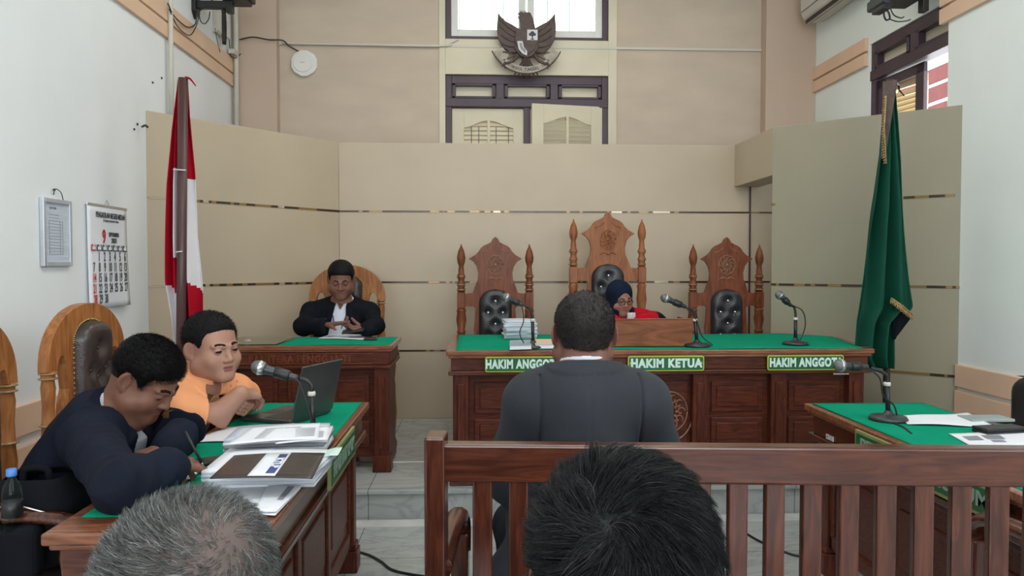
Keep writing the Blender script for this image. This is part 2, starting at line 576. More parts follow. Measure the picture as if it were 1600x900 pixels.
# ------------------------------------------------------------------ windows
def louver_shutter(name, w, h, parent, loc, rotz, m='cream', flip=1):
    """a door-like shutter leaf hinged at x=0, arch-topped louvre field"""
    t = .035
    mb = MB()
    st, rail = w * .16, h * .10
    top_in = h - .10
    mb.box(0, st, 0, t, 0, h); mb.box(w - st, w, 0, t, 0, h)
    mb.box(st, w - st, 0, t, 0, .16)
    # arched top rail
    n = 14
    poly = [(st, h)]
    for i in range(n + 1):
        u = i / n
        x = st + (w - 2 * st) * u
        z = top_in - .07 + .065 * math.sin(PI * u) ** 1.6
        poly.append((x, z))
    poly.append((w - st, h))
    mb.slab(list(reversed(poly))[::-1], 0, t)
    mb.box(w / 2 - .012, w / 2 + .012, 0, t, .16, top_in)
    fr = mb.build(name, m, parent, bevel=.002, loc=loc, rotz=rotz)
    lv = MB()
    z = .18
    while z < top_in - .03:
        u0 = 0.0
        for (xa, xb) in ((st, w / 2 - .012), (w / 2 + .012, w - st)):
            xm = (xa + xb) / 2
            lim = top_in - .07 + .065 * math.sin(PI * (xm - st) / (w - 2 * st)) ** 1.6
            if z < lim:
                lv.add([(xa, .004, z), (xb, .004, z), (xb, .03, z + .032), (xa, .03, z + .032),
                        (xa, .010, z - .004), (xb, .010, z - .004), (xb, .036, z + .028), (xa, .036, z + .028)],
                       [(0, 1, 2, 3), (7, 6, 5, 4), (0, 4, 5, 1), (3, 2, 6, 7), (0, 3, 7, 4), (1, 5, 6, 2)])
        z += .04
    lv.build('louvre_slats', m, fr)
    rods = MB()
    for xx in (st + (w / 2 - st) * .3, w / 2 + (w / 2 - st) * .3, w / 2 - (w / 2 - st) * .4, w - st - (w / 2 - st) * .2):
        rods.box(xx - .003, xx + .003, -.002, .004, .17, top_in - .06)
    rods.build('louvre_rod', 'purple', fr)
    return fr


def win_back_upper():
    x0, x1, z0, z1 = W1
    r = MB()
    r.box(x0, x0 + .05, YB + .02, YB + .10, z0, z1); r.box(x1 - .05, x1, YB + .02, YB + .10, z0, z1)
    r.box(x0 + .05, x1 - .05, YB + .022, YB + .10, z0, z0 + .035); r.box(x0 + .05, x1 - .05, YB + .022, YB + .10, z1 - .04, z1)
    w = struct(r.build('window_1', 'purple', bevel=.003))
    s = MB()
    for a, b in ((x0 + .05, .435), (.455, x1 - .05)):
        s.box(a, a + .06, YB + .04, YB + .08, z0 + .035, z1); s.box(b - .06, b, YB + .04, YB + .08, z0 + .035, z1)
        s.box(a + .06, b - .06, YB + .042, YB + .08, z0 + .035, z0 + .10)
        s.box(a, b, YB + .05, YB + .07, z0 + .52, z0 + .545)
    s.build('window_sash', 'white', w, bevel=.003)
    g = MB()
    for k in range(7):
        xx = x0 + .12 + k * .2
        g.tube([(xx, YB + .16, z0 + .01), (xx, YB + .16, z1)], .005, 6)
    g.build('window_grille', 'white', w)
    MB().box(x0 + .05, x1 - .05, YB + .058, YB + .062, z0 + .05, z1 - .04).build('window_pane', 'glass', w)


win_back_upper()


def transom_window(name, w, h):
    """local: x along width, y into the wall, z up from sill; dark frame, three-light transom"""
    r = MB()
    zt = h - .28
    f = .055
    r.box(0, f, 0, .10, 0, h); r.box(w - f, w, 0, .10, 0, h)
    r.box(f, w - f, .002, .10, h - .075, h); r.box(0, w, -.01, .098, zt, zt + .075)
    r.box(f, w - f, .01, .09, 0, .05)
    n = 3 if w > 1.2 else 2
    for k in range(1, n):
        xx = w * k / n
        r.box(xx - .035, xx + .035, 0, .09, zt + .07, h - .07)
    # each transom light has its own sash
    for k in range(n):
        a = (f if k == 0 else w * k / n + .035) + .006
        b = (w - f if k == n - 1 else w * (k + 1) / n - .035) - .006
        for q in ((a, a + .03, zt + .075, h - .075), (b - .03, b, zt + .075, h - .075), (a, b, zt + .075, zt + .095), (a, b, h - .095, h - .075)):
            r.box(q[0], q[1], -.006, .05, q[2], q[3])
    if n == 3: r.box(w / 2 - .03, w / 2 + .03, 0, .09, 0, zt)
    win = struct(r.build(name, 'purple', bevel=.004))
    p = MB()
    p.box(f, w - f, .055, .065, zt + .07, h - .07)
    p.build('transom_board', 'cream', win)
    return win, zt


w2, zt2 = transom_window('window_2', W2[1] - W2[0], W2[3] - W2[2])
w2.location = (W2[0], YB + .015, W2[2])
louver_shutter('shutter', .65, zt2 - .06, w2, (.058, .03, .05), 0.0)
louver_shutter('shutter', .65, zt2 - .04, w2, (1.45 - .058, .03, .05), PI + math.radians(11), 'cream')
ex = MB().box(-1.2, 2.4, YB + .55, YB + .6, 1.2, 3.3)
struct(ex.build('wall_outside_back', 'cream'))

w3, zt3 = transom_window('window_3', W3[1] - W3[0], W3[3] - W3[2])
w3.matrix_world = Matrix.Translation((XR + .012, W3[1], W3[2])) @ Matrix.Rotation(-PI / 2, 4, 'Z')
sl = MB()
sl.box(0, .05, 0, .03, 0, zt3 - .10); sl.box(.30, .35, 0, .03, 0, zt3 - .10); sl.box(0, .35, 0, .03, zt3 - .16, zt3 - .10); sl.box(0, .35, 0, .03, 0, .06)
shf = sl.build('shutter', 'yellowcream', w3, bevel=.002, loc=(.14, .07, .05), rotz=math.radians(10))
zz_ = .07
lv = MB()
while zz_ < zt3 - .19:
    lv.add([(.05, 0, zz_), (.30, 0, zz_), (.30, .022, zz_ + .034), (.05, .022, zz_ + .034), (.05, .006, zz_ - .006), (.30, .006, zz_ - .006), (.30, .028, zz_ + .028), (.05, .028, zz_ + .028)],
           [(0, 1, 2, 3), (7, 6, 5, 4), (0, 4, 5, 1), (3, 2, 6, 7), (0, 3, 7, 4), (1, 5, 6, 2)])
    zz_ += .036
lv.build('louvre_slats', 'yellowcream', shf)
sash = MB()
sash.box(0, .10, 0, .03, 0, zt3 - .06); sash.box(.47, .56, 0, .03, 0, zt3 - .06); sash.box(0, .56, 0, .03, zt3 - .13, zt3 - .06); sash.box(0, .56, 0, .03, 0, .05)
sash.build('window_sash', 'purple', w3, bevel=.003, loc=(.06, .02, .05), rotz=math.radians(2))
# red boarded building across the yard
eb = MB()
for z0_, z1_ in ((4.23, 4.44), (3.89, 4.08), (3.64, 3.83), (3.36, 3.58), (3.08, 3.3), (2.8, 3.02)):
    eb.box(6.2, 6.26, 6.5, 15, z0_, z1_)
for yy in (6.5, 9.0, 12.0, 14.95):
    eb.box(6.26, 6.34, yy, yy + .08, 0, 4.4)
tag(eb.build('red_board_facade', 'extred'), 'red boarded building front seen through the open window on the right', 'building')

# ------------------------------------------------------------------ housings added for the ceiling fill lamps, out of view
for yy in (4.6, 1.6):
    t = thing('fill_lamp_housing', 'added unseen housing of the ceiling fill lamp above the %s' % ('judges bench' if yy > 3 else 'public bench'), 'lamp', (0.4, yy, ZC))
    MB().box(-1.2, 1.2, -.12, .12, -.06, 0).build('housing', 'white', t, bevel=.01)

# ------------------------------------------------------------------ tables and bench
def table(name, label, x0, x1, y0, y1, zb, H, front, group=None):
    """front: +1 the panelled side faces +X, -1 faces -X. long axis along Y"""
    cx = (x0 + x1) / 2
    t = thing(name, label, 'table', (cx, (y0 + y1) / 2, zb), 0, group)
    hx, hy = (x1 - x0) / 2, (y1 - y0) / 2
    mb = MB().box(-hx, hx, -hy, hy, H - .03, H)
    mb.box(-hx + .012, hx - .012, -hy + .012, hy - .012, H - .045, H - .03)
    mb.build('tabletop', 'wood_edge', t, bevel=.006, seg=3)
    ap = MB()
    ap.box(-hx + .03, hx - .03, -hy + .03, hy - .03, H - .13, H - .045)
    ap.box(-hx + .012, hx - .012, -hy + .012, hy - .012, H - .155, H - .13)
    ap.build('apron', 'wood_rail', t, bevel=.006)
    zt = H - .155
    sx = front
    for yy in (-hy + .09, hy - .09):
        for xx, nm in ((sx * (hx - .09), 0), (-sx * (hx - .09), 1)):
            lg = MB()
            lg.box(xx - .035, xx + .035, yy - .035, yy + .035, .10, zt)
            lg.box(xx - .05, xx + .05, yy - .05, yy + .05, 0, .10)
            lg.box(xx - .043, xx + .043, yy - .043, yy + .043, .10, .13)
            lg.box(xx - .043, xx + .043, yy - .043, yy + .043, zt - .04, zt)
            lg.build('leg', 'wood_redv', t, bevel=.006)
    pn = MB()
    px = sx * (hx - .09)
    pn.box(px - .01, px + .01, -hy + .12, hy - .12, .12, zt)
    pn.build('front_panel', 'wood_red', t, bevel=.003)
    n = max(2, round((y1 - y0) / .5))
    pil = MB()
    L0 = -hy + .125; W = (2 * hy - .25)
    for k in range(n + 1):
        yy = L0 + W * k / n
        pil.box(px - .022, px + .022, yy - .03, yy + .03, .12, zt)
    pil.box(px - .022, px + .022, L0, L0 + W, .12, .19); pil.box(px - .022, px + .022, L0, L0 + W, zt - .05, zt)
    for k in range(n):
        ya, yb_ = L0 + W * k / n + .07, L0 + W * (k + 1) / n - .07
        MB().box(px - .018, px + .018, ya, yb_, .26, zt - .12).build('raised_panel', 'wood_red', t, bevel=.008)
    pil.build('panel_moulding', 'wood_red', t, bevel=.008)
    # scalloped bracket at the front corner legs
    for yy in (-hy + .09, hy - .09):
        s = 1 if yy < 0 else -1
        br = MB()
        pts = [(0, 0), (0, -.22), (.018, -.20), (.03, -.16), (.05, -.14), (.055, -.10), (.09, -.08), (.12, -.04), (.16, -.03), (.18, 0)]
        poly = [(px + .0, 0)]
        v, f = [], []
        m_ = len(pts)
        for q in (-.012, .012):
            for a, b in pts: v.append((px + q, yy + s * (.035 + a), zt + b))
        f = [tuple(range(m_)), tuple(range(2 * m_ - 1, m_ - 1, -1))] + [(i, m_ + i, m_ + (i + 1) % m_, (i + 1) % m_) for i in range(m_)]
        br.add(v, f)
        br.build('corner_bracket', 'wood_rail', t)
    # end stretchers
    for yy in (-hy + .09, hy - .09):
        MB().box(-hx + .12, hx - .12, yy - .012, yy + .012, .35, zt).build('end_panel', 'wood_redv', t, bevel=.003)
    return t


TX0, TX1, TY0, TY1, TH = -1.04, -0.505, 1.83, 3.56, 0.76
table('prosecutor_table', 'brown wooden table with green felt top on the left of the room', TX0, TX1, TY0, TY1, 0, TH, +1)
RX0, RX1, RY0, RY1 = 1.52, 2.09, 1.75, 3.43
table('defence_table', 'brown wooden table with green felt top on the right behind the railing', RX0, RX1, RY0, RY1, 0, TH, -1)


def cover(x0, x1, y0, y1, z, label, drop=None):
    def fn(u, v):
        x, y = x0 + (x1 - x0) * u, y0 + (y1 - y0) * v
        return (x, y, z + .003 + .0012 * math.sin(7 * x + 3 * y))
    mb = MB().grid(fn, 24, 40, thick=.002)
    return tag(mb.build('green_felt_cover', 'green'), label, 'table cover')


cover(TX0 + .035, TX1 - .03, TY0 + .12, TY1 - .02, TH, 'green felt laid over the left table under laptop and papers')
cover(RX0 + .03, RX1 - .02, RY0 + .03, RY1 - .02, TH, 'green felt laid over the right table under the microphone and papers')

# ---- judges' bench
BZ = PZL; BH = 0.766; BT = BZ + BH
bench = thing('judges_bench', 'long panelled wooden judges bench with green top and three name signs', 'bench', (1.02, 4.19, BZ))
BX0, BX1 = -0.17, 2.265
def bl(x): return x - 1.02
top = MB()
fr = [(bl(BX0), 0), (bl(BX1), 0), (bl(2.41), .74), (bl(2.16), .96), (bl(BX0) + .01, .96)]
top.prism(fr, BH - .028, BH)
fi = [(bl(BX0) + .012, .012), (bl(BX1) - .012, .012), (bl(2.395), .73), (bl(2.15), .95), (bl(BX0) + .02, .95)]
top.prism(fi, BH - .045, BH - .028)
top.build('benchtop', 'wood_edge', bench, bevel=.006, seg=3)
ap = MB()
ap.prism([(bl(BX0) + .025, .025), (bl(BX1) - .025, .025), (bl(2.375), .73), (bl(2.14), .94), (bl(BX0) + .03, .94)], BH - .115, BH - .045)
ap.prism([(bl(BX0) + .01, .01), (bl(BX1) - .01, .01), (bl(2.395), .73), (bl(2.15), .95), (bl(BX0) + .02, .95)], BH - .14, BH - .115)
ap.build('apron', 'wood_rail', bench, bevel=.005)
zt = BH - .14
body = MB()
body.box(bl(BX0) + .10, bl(BX1) - .10, .10, .12, .10, zt)
body.build('front_panel', 'wood_red', bench)
for side, xx in ((0, bl(BX0) + .06), (1, bl(BX1) - .14)):
    MB().box(xx, xx + .03 + .05 * side, .12, .80, .02, zt).build('side_panel', 'wood_redv', bench, bevel=.004)
pl = MB()
nsec = 5
Lb, Wb = bl(BX0) + .03, (BX1 - BX0) - .06
edges = [0, .17, .39, .61, .83, 1.0]
edges = [0, .20, .40, .60, .80, 1.0]
for e in edges:
    xx = Lb + .05 + (Wb - .10) * e
    pl = MB().box(xx - .045, xx + .045, .045, .12, .09, zt)
    pl.box(xx - .022, xx + .022, .035, .05, .14, zt - .05)
    pl.build('pilaster', 'wood_redv', bench, bevel=.006)
pb = MB()
pb.box(Lb - .015, Lb + Wb + .015, .03, .14, 0, .095); pb.box(Lb - .005, Lb + Wb + .005, .038, .14, .095, .115)
pb.build('plinth', 'wood_rail', bench, bevel=.006)
rp = MB()
for k in range(nsec):
    a = Lb + .05 + (Wb - .10) * edges[k] + .045
    b = Lb + .05 + (Wb - .10) * edges[k + 1] - .045
    for z0, z1 in ((.16, zt - .26), (zt - .23, zt - .05)):
        if k == 2: continue
        rp = MB()
        rp.box(a + .03, b - .03, .088, .10, z0, z1)
        rp.box(a + .06, b - .06, .080, .10, z0 + .03, z1 - .03)
        rp.build('raised_panel', 'wood_red', bench, bevel=.007)
rp = MB()
rp.box(Lb + .05 + (Wb - .10) * .4 + .06, Lb + .05 + (Wb - .10) * .6 - .06, .088, .10, .16, zt - .05)
rp.build('raised_panel', 'wood_red', bench, bevel=.007)


def rosette(mb, c, R, mi=0, depth=.008, T=None, seed=1):
    """carved floral medallion in the local XZ plane"""
    rr = random.Random(seed)
    x0, y0, z0 = c
    ring = [(x0 + R * math.cos(a), y0, z0 + R * 1.15 * math.sin(a)) for a in [2 * PI * k / 28 for k in range(29)]]
    mb.tube(ring, depth * .55, 6, mi)
    for k in range(10):
        a = 2 * PI * k / 10
        ca, sa = math.cos(a), math.sin(a)
        pts = []
        for q in range(9):
            t = q / 8 * 1.7 * PI
            rad = R * .26 * (1 - q / 11)
            pts.append((x0 + ca * R * .62 + rad * math.cos(a + t), y0, z0 + (sa * R * .62 + rad * math.sin(a + t)) * 1.15))
        mb.tube(pts, depth * .6, 5, mi)
        mb.sphere((x0 + ca * R * .36, y0, z0 + sa * R * .4), R * .09, 6, mi)
    mb.sphere((x0, y0, z0), R * .2, 8, mi, (1, .5, 1))


em = MB()
rosette(em, (.09, .085, .40), .10, seed=3)
em.tube([( .09 + .13 * math.cos(a), .086, .38 - .15 * abs(math.sin(a)) ) for a in [PI * k / 16 for k in range(17)]], .006, 5)
em.build('carved_emblem', 'carve', bench)


def bench_cover():
    z = BT + .003
    a, b, c, d = (BX0 + .05, 4.19 + .035), (BX1 - .05, 4.19 + .035), (2.12, 4.19 + .945), (BX0 + .06, 4.19 + .945)
    def fn(u, v):
        y = a[1] * (1 - v) + d[1] * v
        xr = b[0] + .145 * min(1, v / .76) if v < .76 else b[0] + .145 + (c[0] - b[0] - .145) * (v - .76) / .24
        x = a[0] + (xr - a[0]) * u
        return (x, y, z + .001 * math.sin(6 * x + 4 * y))
    tag(MB().grid(fn, 60, 20, thick=.002).build('green_felt_cover', 'green'), 'green felt laid over the long judges bench', 'table cover')


bench_cover()


def sign(x0, x1, text, label, sx):
    y = 4.19 + .001
    zc = 1.4 - (567 - 412) / 1180 * 4.19
    t = thing('name_sign', label, 'sign', ((x0 + x1) / 2, y, zc), 0, 'name signs on the judges bench')
    w, h = x1 - x0, .085
    def rr(w, h, r):
        out = []
        for cx, cz, a0 in ((w / 2 - r, -h / 2 + r, -PI / 2), (w / 2 - r, h / 2 - r, 0), (-w / 2 + r, h / 2 - r, PI / 2), (-w / 2 + r, -h / 2 + r, PI)):
            for k in range(5):
                a = a0 + PI / 2 * k / 4
                out.append((cx + r * math.cos(a), cz + r * math.sin(a)))
        return out
    MB().slab(rr(w, h, .012), -.004, .006).build('sign_border', 'signyellow', t)
    MB().slab(rr(w - .012, h - .012, .009), -.007, -.003).build('sign_board', 'signgreen', t)
    lt = MB().text(text, .066, depth=.0015, sx=sx, bold=.0034, spacing=1.12, T=Matrix.Translation((0, -.008, 0)))
    for s in (-1, 1):
        lt.text('*', .04, depth=.001, T=Matrix.Translation((s * (w / 2 - .018), -.008, -.006)))
    lt.build('lettering', 'signtext', t)
    return t


def bx(px): return PY(px, 567, 4.19).x


sign(bx(758), bx(877), 'HAKIM ANGGOTA', 'green HAKIM ANGGOTA sign on the bench left of the suited man', .70)
sign(bx(981), bx(1100), 'HAKIM KETUA', 'green HAKIM KETUA sign in the middle of the bench front', .86)
sign(bx(1199), bx(1318), 'HAKIM ANGGOTA', 'green HAKIM ANGGOTA sign at the right end of the bench', .70)


def sticker(p, rz, label, w=.09, h=.03):
    t = thing('inventory_label', label, 'label', p, rz, 'white inventory labels')
    MB().box(-w / 2, w / 2, -.001, .001, -h / 2, h / 2).build('label_card', 'white', t)
    MB().lathe([(.0075, -.001), (.0075, .001)], (-w / 2 + .014, -.001, 0), 12, axis='y').build('stamp', 'print', t)
    mb = MB()
    for k in range(3): mb.box(-w / 2 + .03, w / 2 - .01, -.0022, -.001, -.009 + k * .008, -.006 + k * .008)
    mb.build('printing', 'print', t)


sticker((PY(1314, 581, 4.235).x, 4.233, PY(1314, 581, 4.235).z), 0, 'small white label under the right end sign of the bench')

# ---- clerk's desk at the back left
DX0, DX1, DY0, DY1 = -1.56, -0.50, 4.50, 5.02
DH = .767
desk = thing('clerk_desk', 'wooden clerk desk with carved front lettering by the angled wall panel', 'desk', ((DX0 + DX1) / 2, (DY0 + DY1) / 2, PZL))
hx, hy = (DX1 - DX0) / 2, (DY1 - DY0) / 2
mb = MB().box(-hx, hx, -hy, hy, DH - .028, DH); mb.box(-hx + .01, hx - .01, -hy + .01, hy - .01, DH - .04, DH - .028)
mb.build('desktop', 'wood_edge', desk, bevel=.005, seg=3)
mb = MB().box(-hx + .02, hx - .02, -hy + .02, hy - .02, DH - .12, DH - .04); mb.box(-hx + .008, hx - .008, -hy + .008, hy - .008, DH - .14, DH - .12)
mb.build('apron', 'wood_red', desk, bevel=.005)
mb = MB().text('PANITERA PENGGANTI', .062, depth=.002, sx=.84, bold=.001, spacing=1.12, T=Matrix.Translation((-.02, -hy + .0185, DH - .083)))
mb.box(-hx + .06, hx - .12, -hy + .017, -hy + .021, DH - .112, DH - .108)
mb.box(-hx + .06, hx - .12, -hy + .017, -hy + .021, DH - .052, DH - .048)
mb.build('carved_lettering', 'wood_judge', desk)
zt = DH - .14
mb = MB()
mb.box(-hx + .10, hx - .10, -hy + .09, -hy + .11, .08, zt)
mb.build('front_panel', 'wood_red', desk)
for k in range(3):
    a = -hx + .12 + (2 * hx - .24) * k / 3; b = a + (2 * hx - .24) / 3
    for z0, z1 in ((.14, .30), (.33, zt - .05)):
        mb = MB()
        mb.box(a + .03, b - .03, -hy + .075, -hy + .09, z0, z1)
        mb.box(a + .055, b - .055, -hy + .068, -hy + .09, z0 + .025, z1 - .025)
        mb.build('raised_panel', 'wood_red', desk, bevel=.006)
for xx in (-hx + .07, hx - .07):
    mb = MB().box(xx - .045, xx + .045, -hy + .03, -hy + .12, .09, zt)
    mb.box(xx - .055, xx + .055, -hy + .02, -hy + .13, 0, .10); mb.box(xx - .02, xx + .02, -hy + .024, -hy + .03, .14, zt - .05)
    mb.build('leg', 'wood_redv', desk, bevel=.006)
    s = 1 if xx > 0 else -1
    mb = MB().box(xx - .02 + s * .012, xx + .02 + s * .012, -hy + .12, hy - .05, .05, zt)
    mb.box(xx - .025 + s * .012, xx + .025 + s * .012, -hy + .12, hy - .03, 0, .10)
    mb.build('side_panel', 'wood_redv', desk, bevel=.006)
cover(-1.18, DX1 - .02, DY0 + .02, DY1 - .01, PZL + DH, 'green felt laid on the clerk desk under the open papers')
gl = MB().box(DX0 + .02, -1.19, DY0 + .02, DY1 - .01, PZL + DH + .001, PZL + DH + .007)
tag(gl.build('glass_plate', 'glass', bevel=.001), 'clear glass plate on the left part of the clerk desk', 'glass plate')
p = PY(542, 571, 4.525)
sticker((p.x, 4.587, p.z), 0, 'small white label on the front of the clerk desk')
p = PX(1305, 684, RX0 + .05)
sticker((RX0 + .0265, p.y, p.z), -PI / 2, 'small white label on the side of the right table', .07, .022)


def side_sign(x, y0, y1, z0, z1, text, label, rz, sx=.72):
    t = thing('name_sign', label, 'sign', (x, (y0 + y1) / 2, (z0 + z1) / 2), rz)
    w, h = abs(y1 - y0), z1 - z0
    mb = MB().box(-w / 2, w / 2, -.006, .006, -h / 2, h / 2)
    mb.build('sign_border', 'signbrass', t, bevel=.002)
    MB().box(-w / 2 + .012, w / 2 - .012, -.008, -.004, -h / 2 + .012, h / 2 - .012).build('sign_board', 'signgreen', t)
    MB().text(text, h * .62, depth=.0012, sx=sx, bold=.0016, T=Matrix.Translation((0, -.009, 0))).build('lettering', 'signgrey', t)
    return t


side_sign(TX1 + .016, 2.50, 3.00, .655, .765, 'PENUNTUT UMUM', 'green sign in a brass frame on the side of the left table', PI / 2)
side_sign(RX0 - .012, 2.08, 2.92, .650, .750, 'PENASEHAT HUKUM', 'green sign in a brass frame on the side of the right table', -PI / 2, 1.30)


# ------------------------------------------------------------------ judges' chairs
def judge_chair(name, label, Hs, wood_m, loc, rotz=0, cush='leather', wide=1.0):
    """local: origin on the floor below the backrest, facing -Y. Hs = total back height"""
    t = thing(name, label, 'chair', loc, rotz)
    W = .255 * wide
    # side posts
    for s in (-1, 1):
        z = Hs - .035
        q = .024
        prof = [(.020, .46), (.028, .50), (.020, .56), (.030, .68), (.022, .80), (.026, .82), (.020, .84), (.030, .98), (.022, 1.02)]
        k = (z - .43) / 1.02
        mb = MB()
        zz = z - .42      # block top
        mb.box(s * W - .030, s * W + .030, -.028, .026, zz - .06, zz + .06)
        mb.box(s * W - .024, s * W + .024, -.024, .024, 0, .50)
        low = [(.018, .50), (.026, .52), (.020, .55), (.022, .60), (.029, .72), (.020, .84), (.026, .855), (.018, .87), (.018, zz - .12), (.028, zz - .09), (.020, zz - .06)]
        low = [(.018, .50)] + [(r, .50 + (zz - .56) * u) for r, u in ((.026, .04), (.020, .10), (.021, .2), (.029, .38), (.022, .55), (.027, .58), (.02, .62), (.030, .80), (.024, .92), (.028, .96), (.020, 1.0))]
        mb.lathe([(r * 1.3, z) for r, z in low], (s * W, 0, 0), 14)
        mb.build('back_post', wood_m, t, bevel=.004)
        fn = MB()
        up = [(.020, 0), (.026, .02), (.020, .04), (.027, .06), (.020, .08), (.018, .10), (.027, .125), (.018, .15), (.017, .18), (.014, .205), (.023, .24), (.026, .275), (.018, .325), (.006, .36), (.002, .38)]
        fn.lathe([(r * 1.25, zz + .06 + h * .95) for r, h in up], (s * W, 0, 0), 14)
        f_ = fn.build('finial', wood_m, t)
        for h in (.02, .06, .125):
            rg = MB()
            rg.lathe([(.026, -.006), (.036, -.002), (.036, .002), (.026, .006)], (s * W, 0, zz + .06 + h * .95), 14)
            rg.build('gilded_ring', 'ring', f_)
    zz = Hs - .035 - .42
    # shaped crest board (half outline mirrored)
    half = [(0, Hs + .02), (.02, Hs + .005), (.032, Hs - .02), (.06, Hs - .035), (.085, Hs - .045), (.11, Hs - .065), (.125, Hs - .09), (.15, Hs - .115),
            (.20, Hs - .145), (.165, Hs - .165), (.14, Hs - .20), (.128, Hs - .25), (.132, Hs - .30), (.15, Hs - .345), (.17, zz + .055), (W, zz + .045), (W, zz - .045), (.165, zz - .045),
            (.150, zz - .06), (.157, zz - .16), (.165, zz - .22), (.150, zz - .30), (.135, zz - .36), (.150, zz - .42), (.152, .60), (.145, .45)]
    sc = wide
    poly = [(-x * sc, z) for x, z in half] + [(x * sc, z) for x, z in reversed(half[1:])]
    mb = MB().slab(poly, -.012, .014)
    mb.build('crest_board', wood_m, t, bevel=.004)
    em = MB()
    rosette(em, (0, -.014, Hs - .19), .062, seed=5, depth=.007)
    for s in (-1, 1):
        em.tube(catmull([(s * .06, -.013, Hs - .30), (s * .03, -.013, Hs - .285), (0, -.013, Hs - .30)], 5), .005, 5)
        em.tube(catmull([(s * .03, -.013, Hs - .06), (s * .06, -.013, Hs - .085), (s * .10, -.013, Hs - .10)], 5), .003, 5)
    em.build('carved_emblem', 'carve' if wood_m == 'wood_judge' else wood_m, t)
    # tufted leather back pad
    pw, z0, z1 = .122 * wide, .50, zz + .085
    btn = []
    rowz = [z1 - .09, z1 - .175, z1 - .26, z1 - .345, z1 - .43]
    for i, rz_ in enumerate(rowz):
        if i % 2 == 0: btn.append((0, rz_)) if i != 2 else btn.extend([(0, rz_)])
        else: btn.extend([(-.055 * wide, rz_), (.055 * wide, rz_)])
    def fn(u, v):
        z = z0 + (z1 - z0) * v
        w = pw
        r = .11
        if z > z1 - r:
            w = pw * math.sqrt(max(0.0, 1 - ((z - (z1 - r)) / r) ** 2)) * .999 + .001
        x = (u * 2 - 1) * w
        e = max(0.0, 1 - abs(u * 2 - 1) ** 6) * (1 - max(0, (v - .93) / .07) ** 2)
        y = -.014 - .05 * e ** .5
        for bx_, bz in btn:
            d2 = ((x - bx_) ** 2 + (z - bz) ** 2) / .028 ** 2
            y += .022 * math.exp(-d2) * (1 if y < -.04 else .3)
        return (x, y, z)
    mb = MB().grid(fn, 28, 48)
    pad = mb.build('back_pad', cush, t)
    for bx_, bz in btn:
        b = MB().sphere((bx_, -.047, bz), .009, 8, 0, (1, .6, 1))
        b.build('button', 'crystal', pad)
    # seat, arms, legs
    mb = MB()
    mb.box(-W, W, -.46, 0, .36, .42)
    mb.build('seat_frame', wood_m, t, bevel=.006)
    def sf(u, v):
        x, y = (u * 2 - 1) * (W - .03), -.44 + .40 * v
        e = (1 - abs(u * 2 - 1) ** 5) * (1 - abs(v * 2 - 1) ** 5)
        return (x, y, .42 + .06 * max(e, 0) ** .4)
    MB().grid(sf, 20, 20).build('seat', cush, t)
    for s in (-1, 1):
        mb = MB().lathe([(.026, 0), (.03, .03), (.02, .07), (.03, .2), (.024, .34), (.024, .42), (.018, .46), (.027, .55), (.018, .64)], (s * (W - .005), -.43, 0), 12)
        mb.build('leg', wood_m, t)
        pts = catmull([(s * W, -.01, .66), (s * W, -.2, .67), (s * W, -.42, .655), (s * W, -.47, .64)], 6)
        MB().tube(pts, .024, 8, flat=.6).build('armrest', wood_m, t)
    return t


GJ = None
def jx(px, Y): return PY(px, 500, Y).x
judge_chair('judge_chair', 'carved brown high-back chair behind the left end of the bench', 1.435, 'wood_judge', (jx(774, 5.66), 5.66, PZL))
judge_chair('judge_chair', 'tallest carved lighter brown chair, behind the judge in red', 1.625, 'wood_judge2', (jx(949, 5.68), 5.68, PZL), wide=1.02)
judge_chair('judge_chair', 'carved brown high-back chair behind the right half of the bench', 1.435, 'wood_judge', (jx(1134, 5.66), 5.66, PZL))


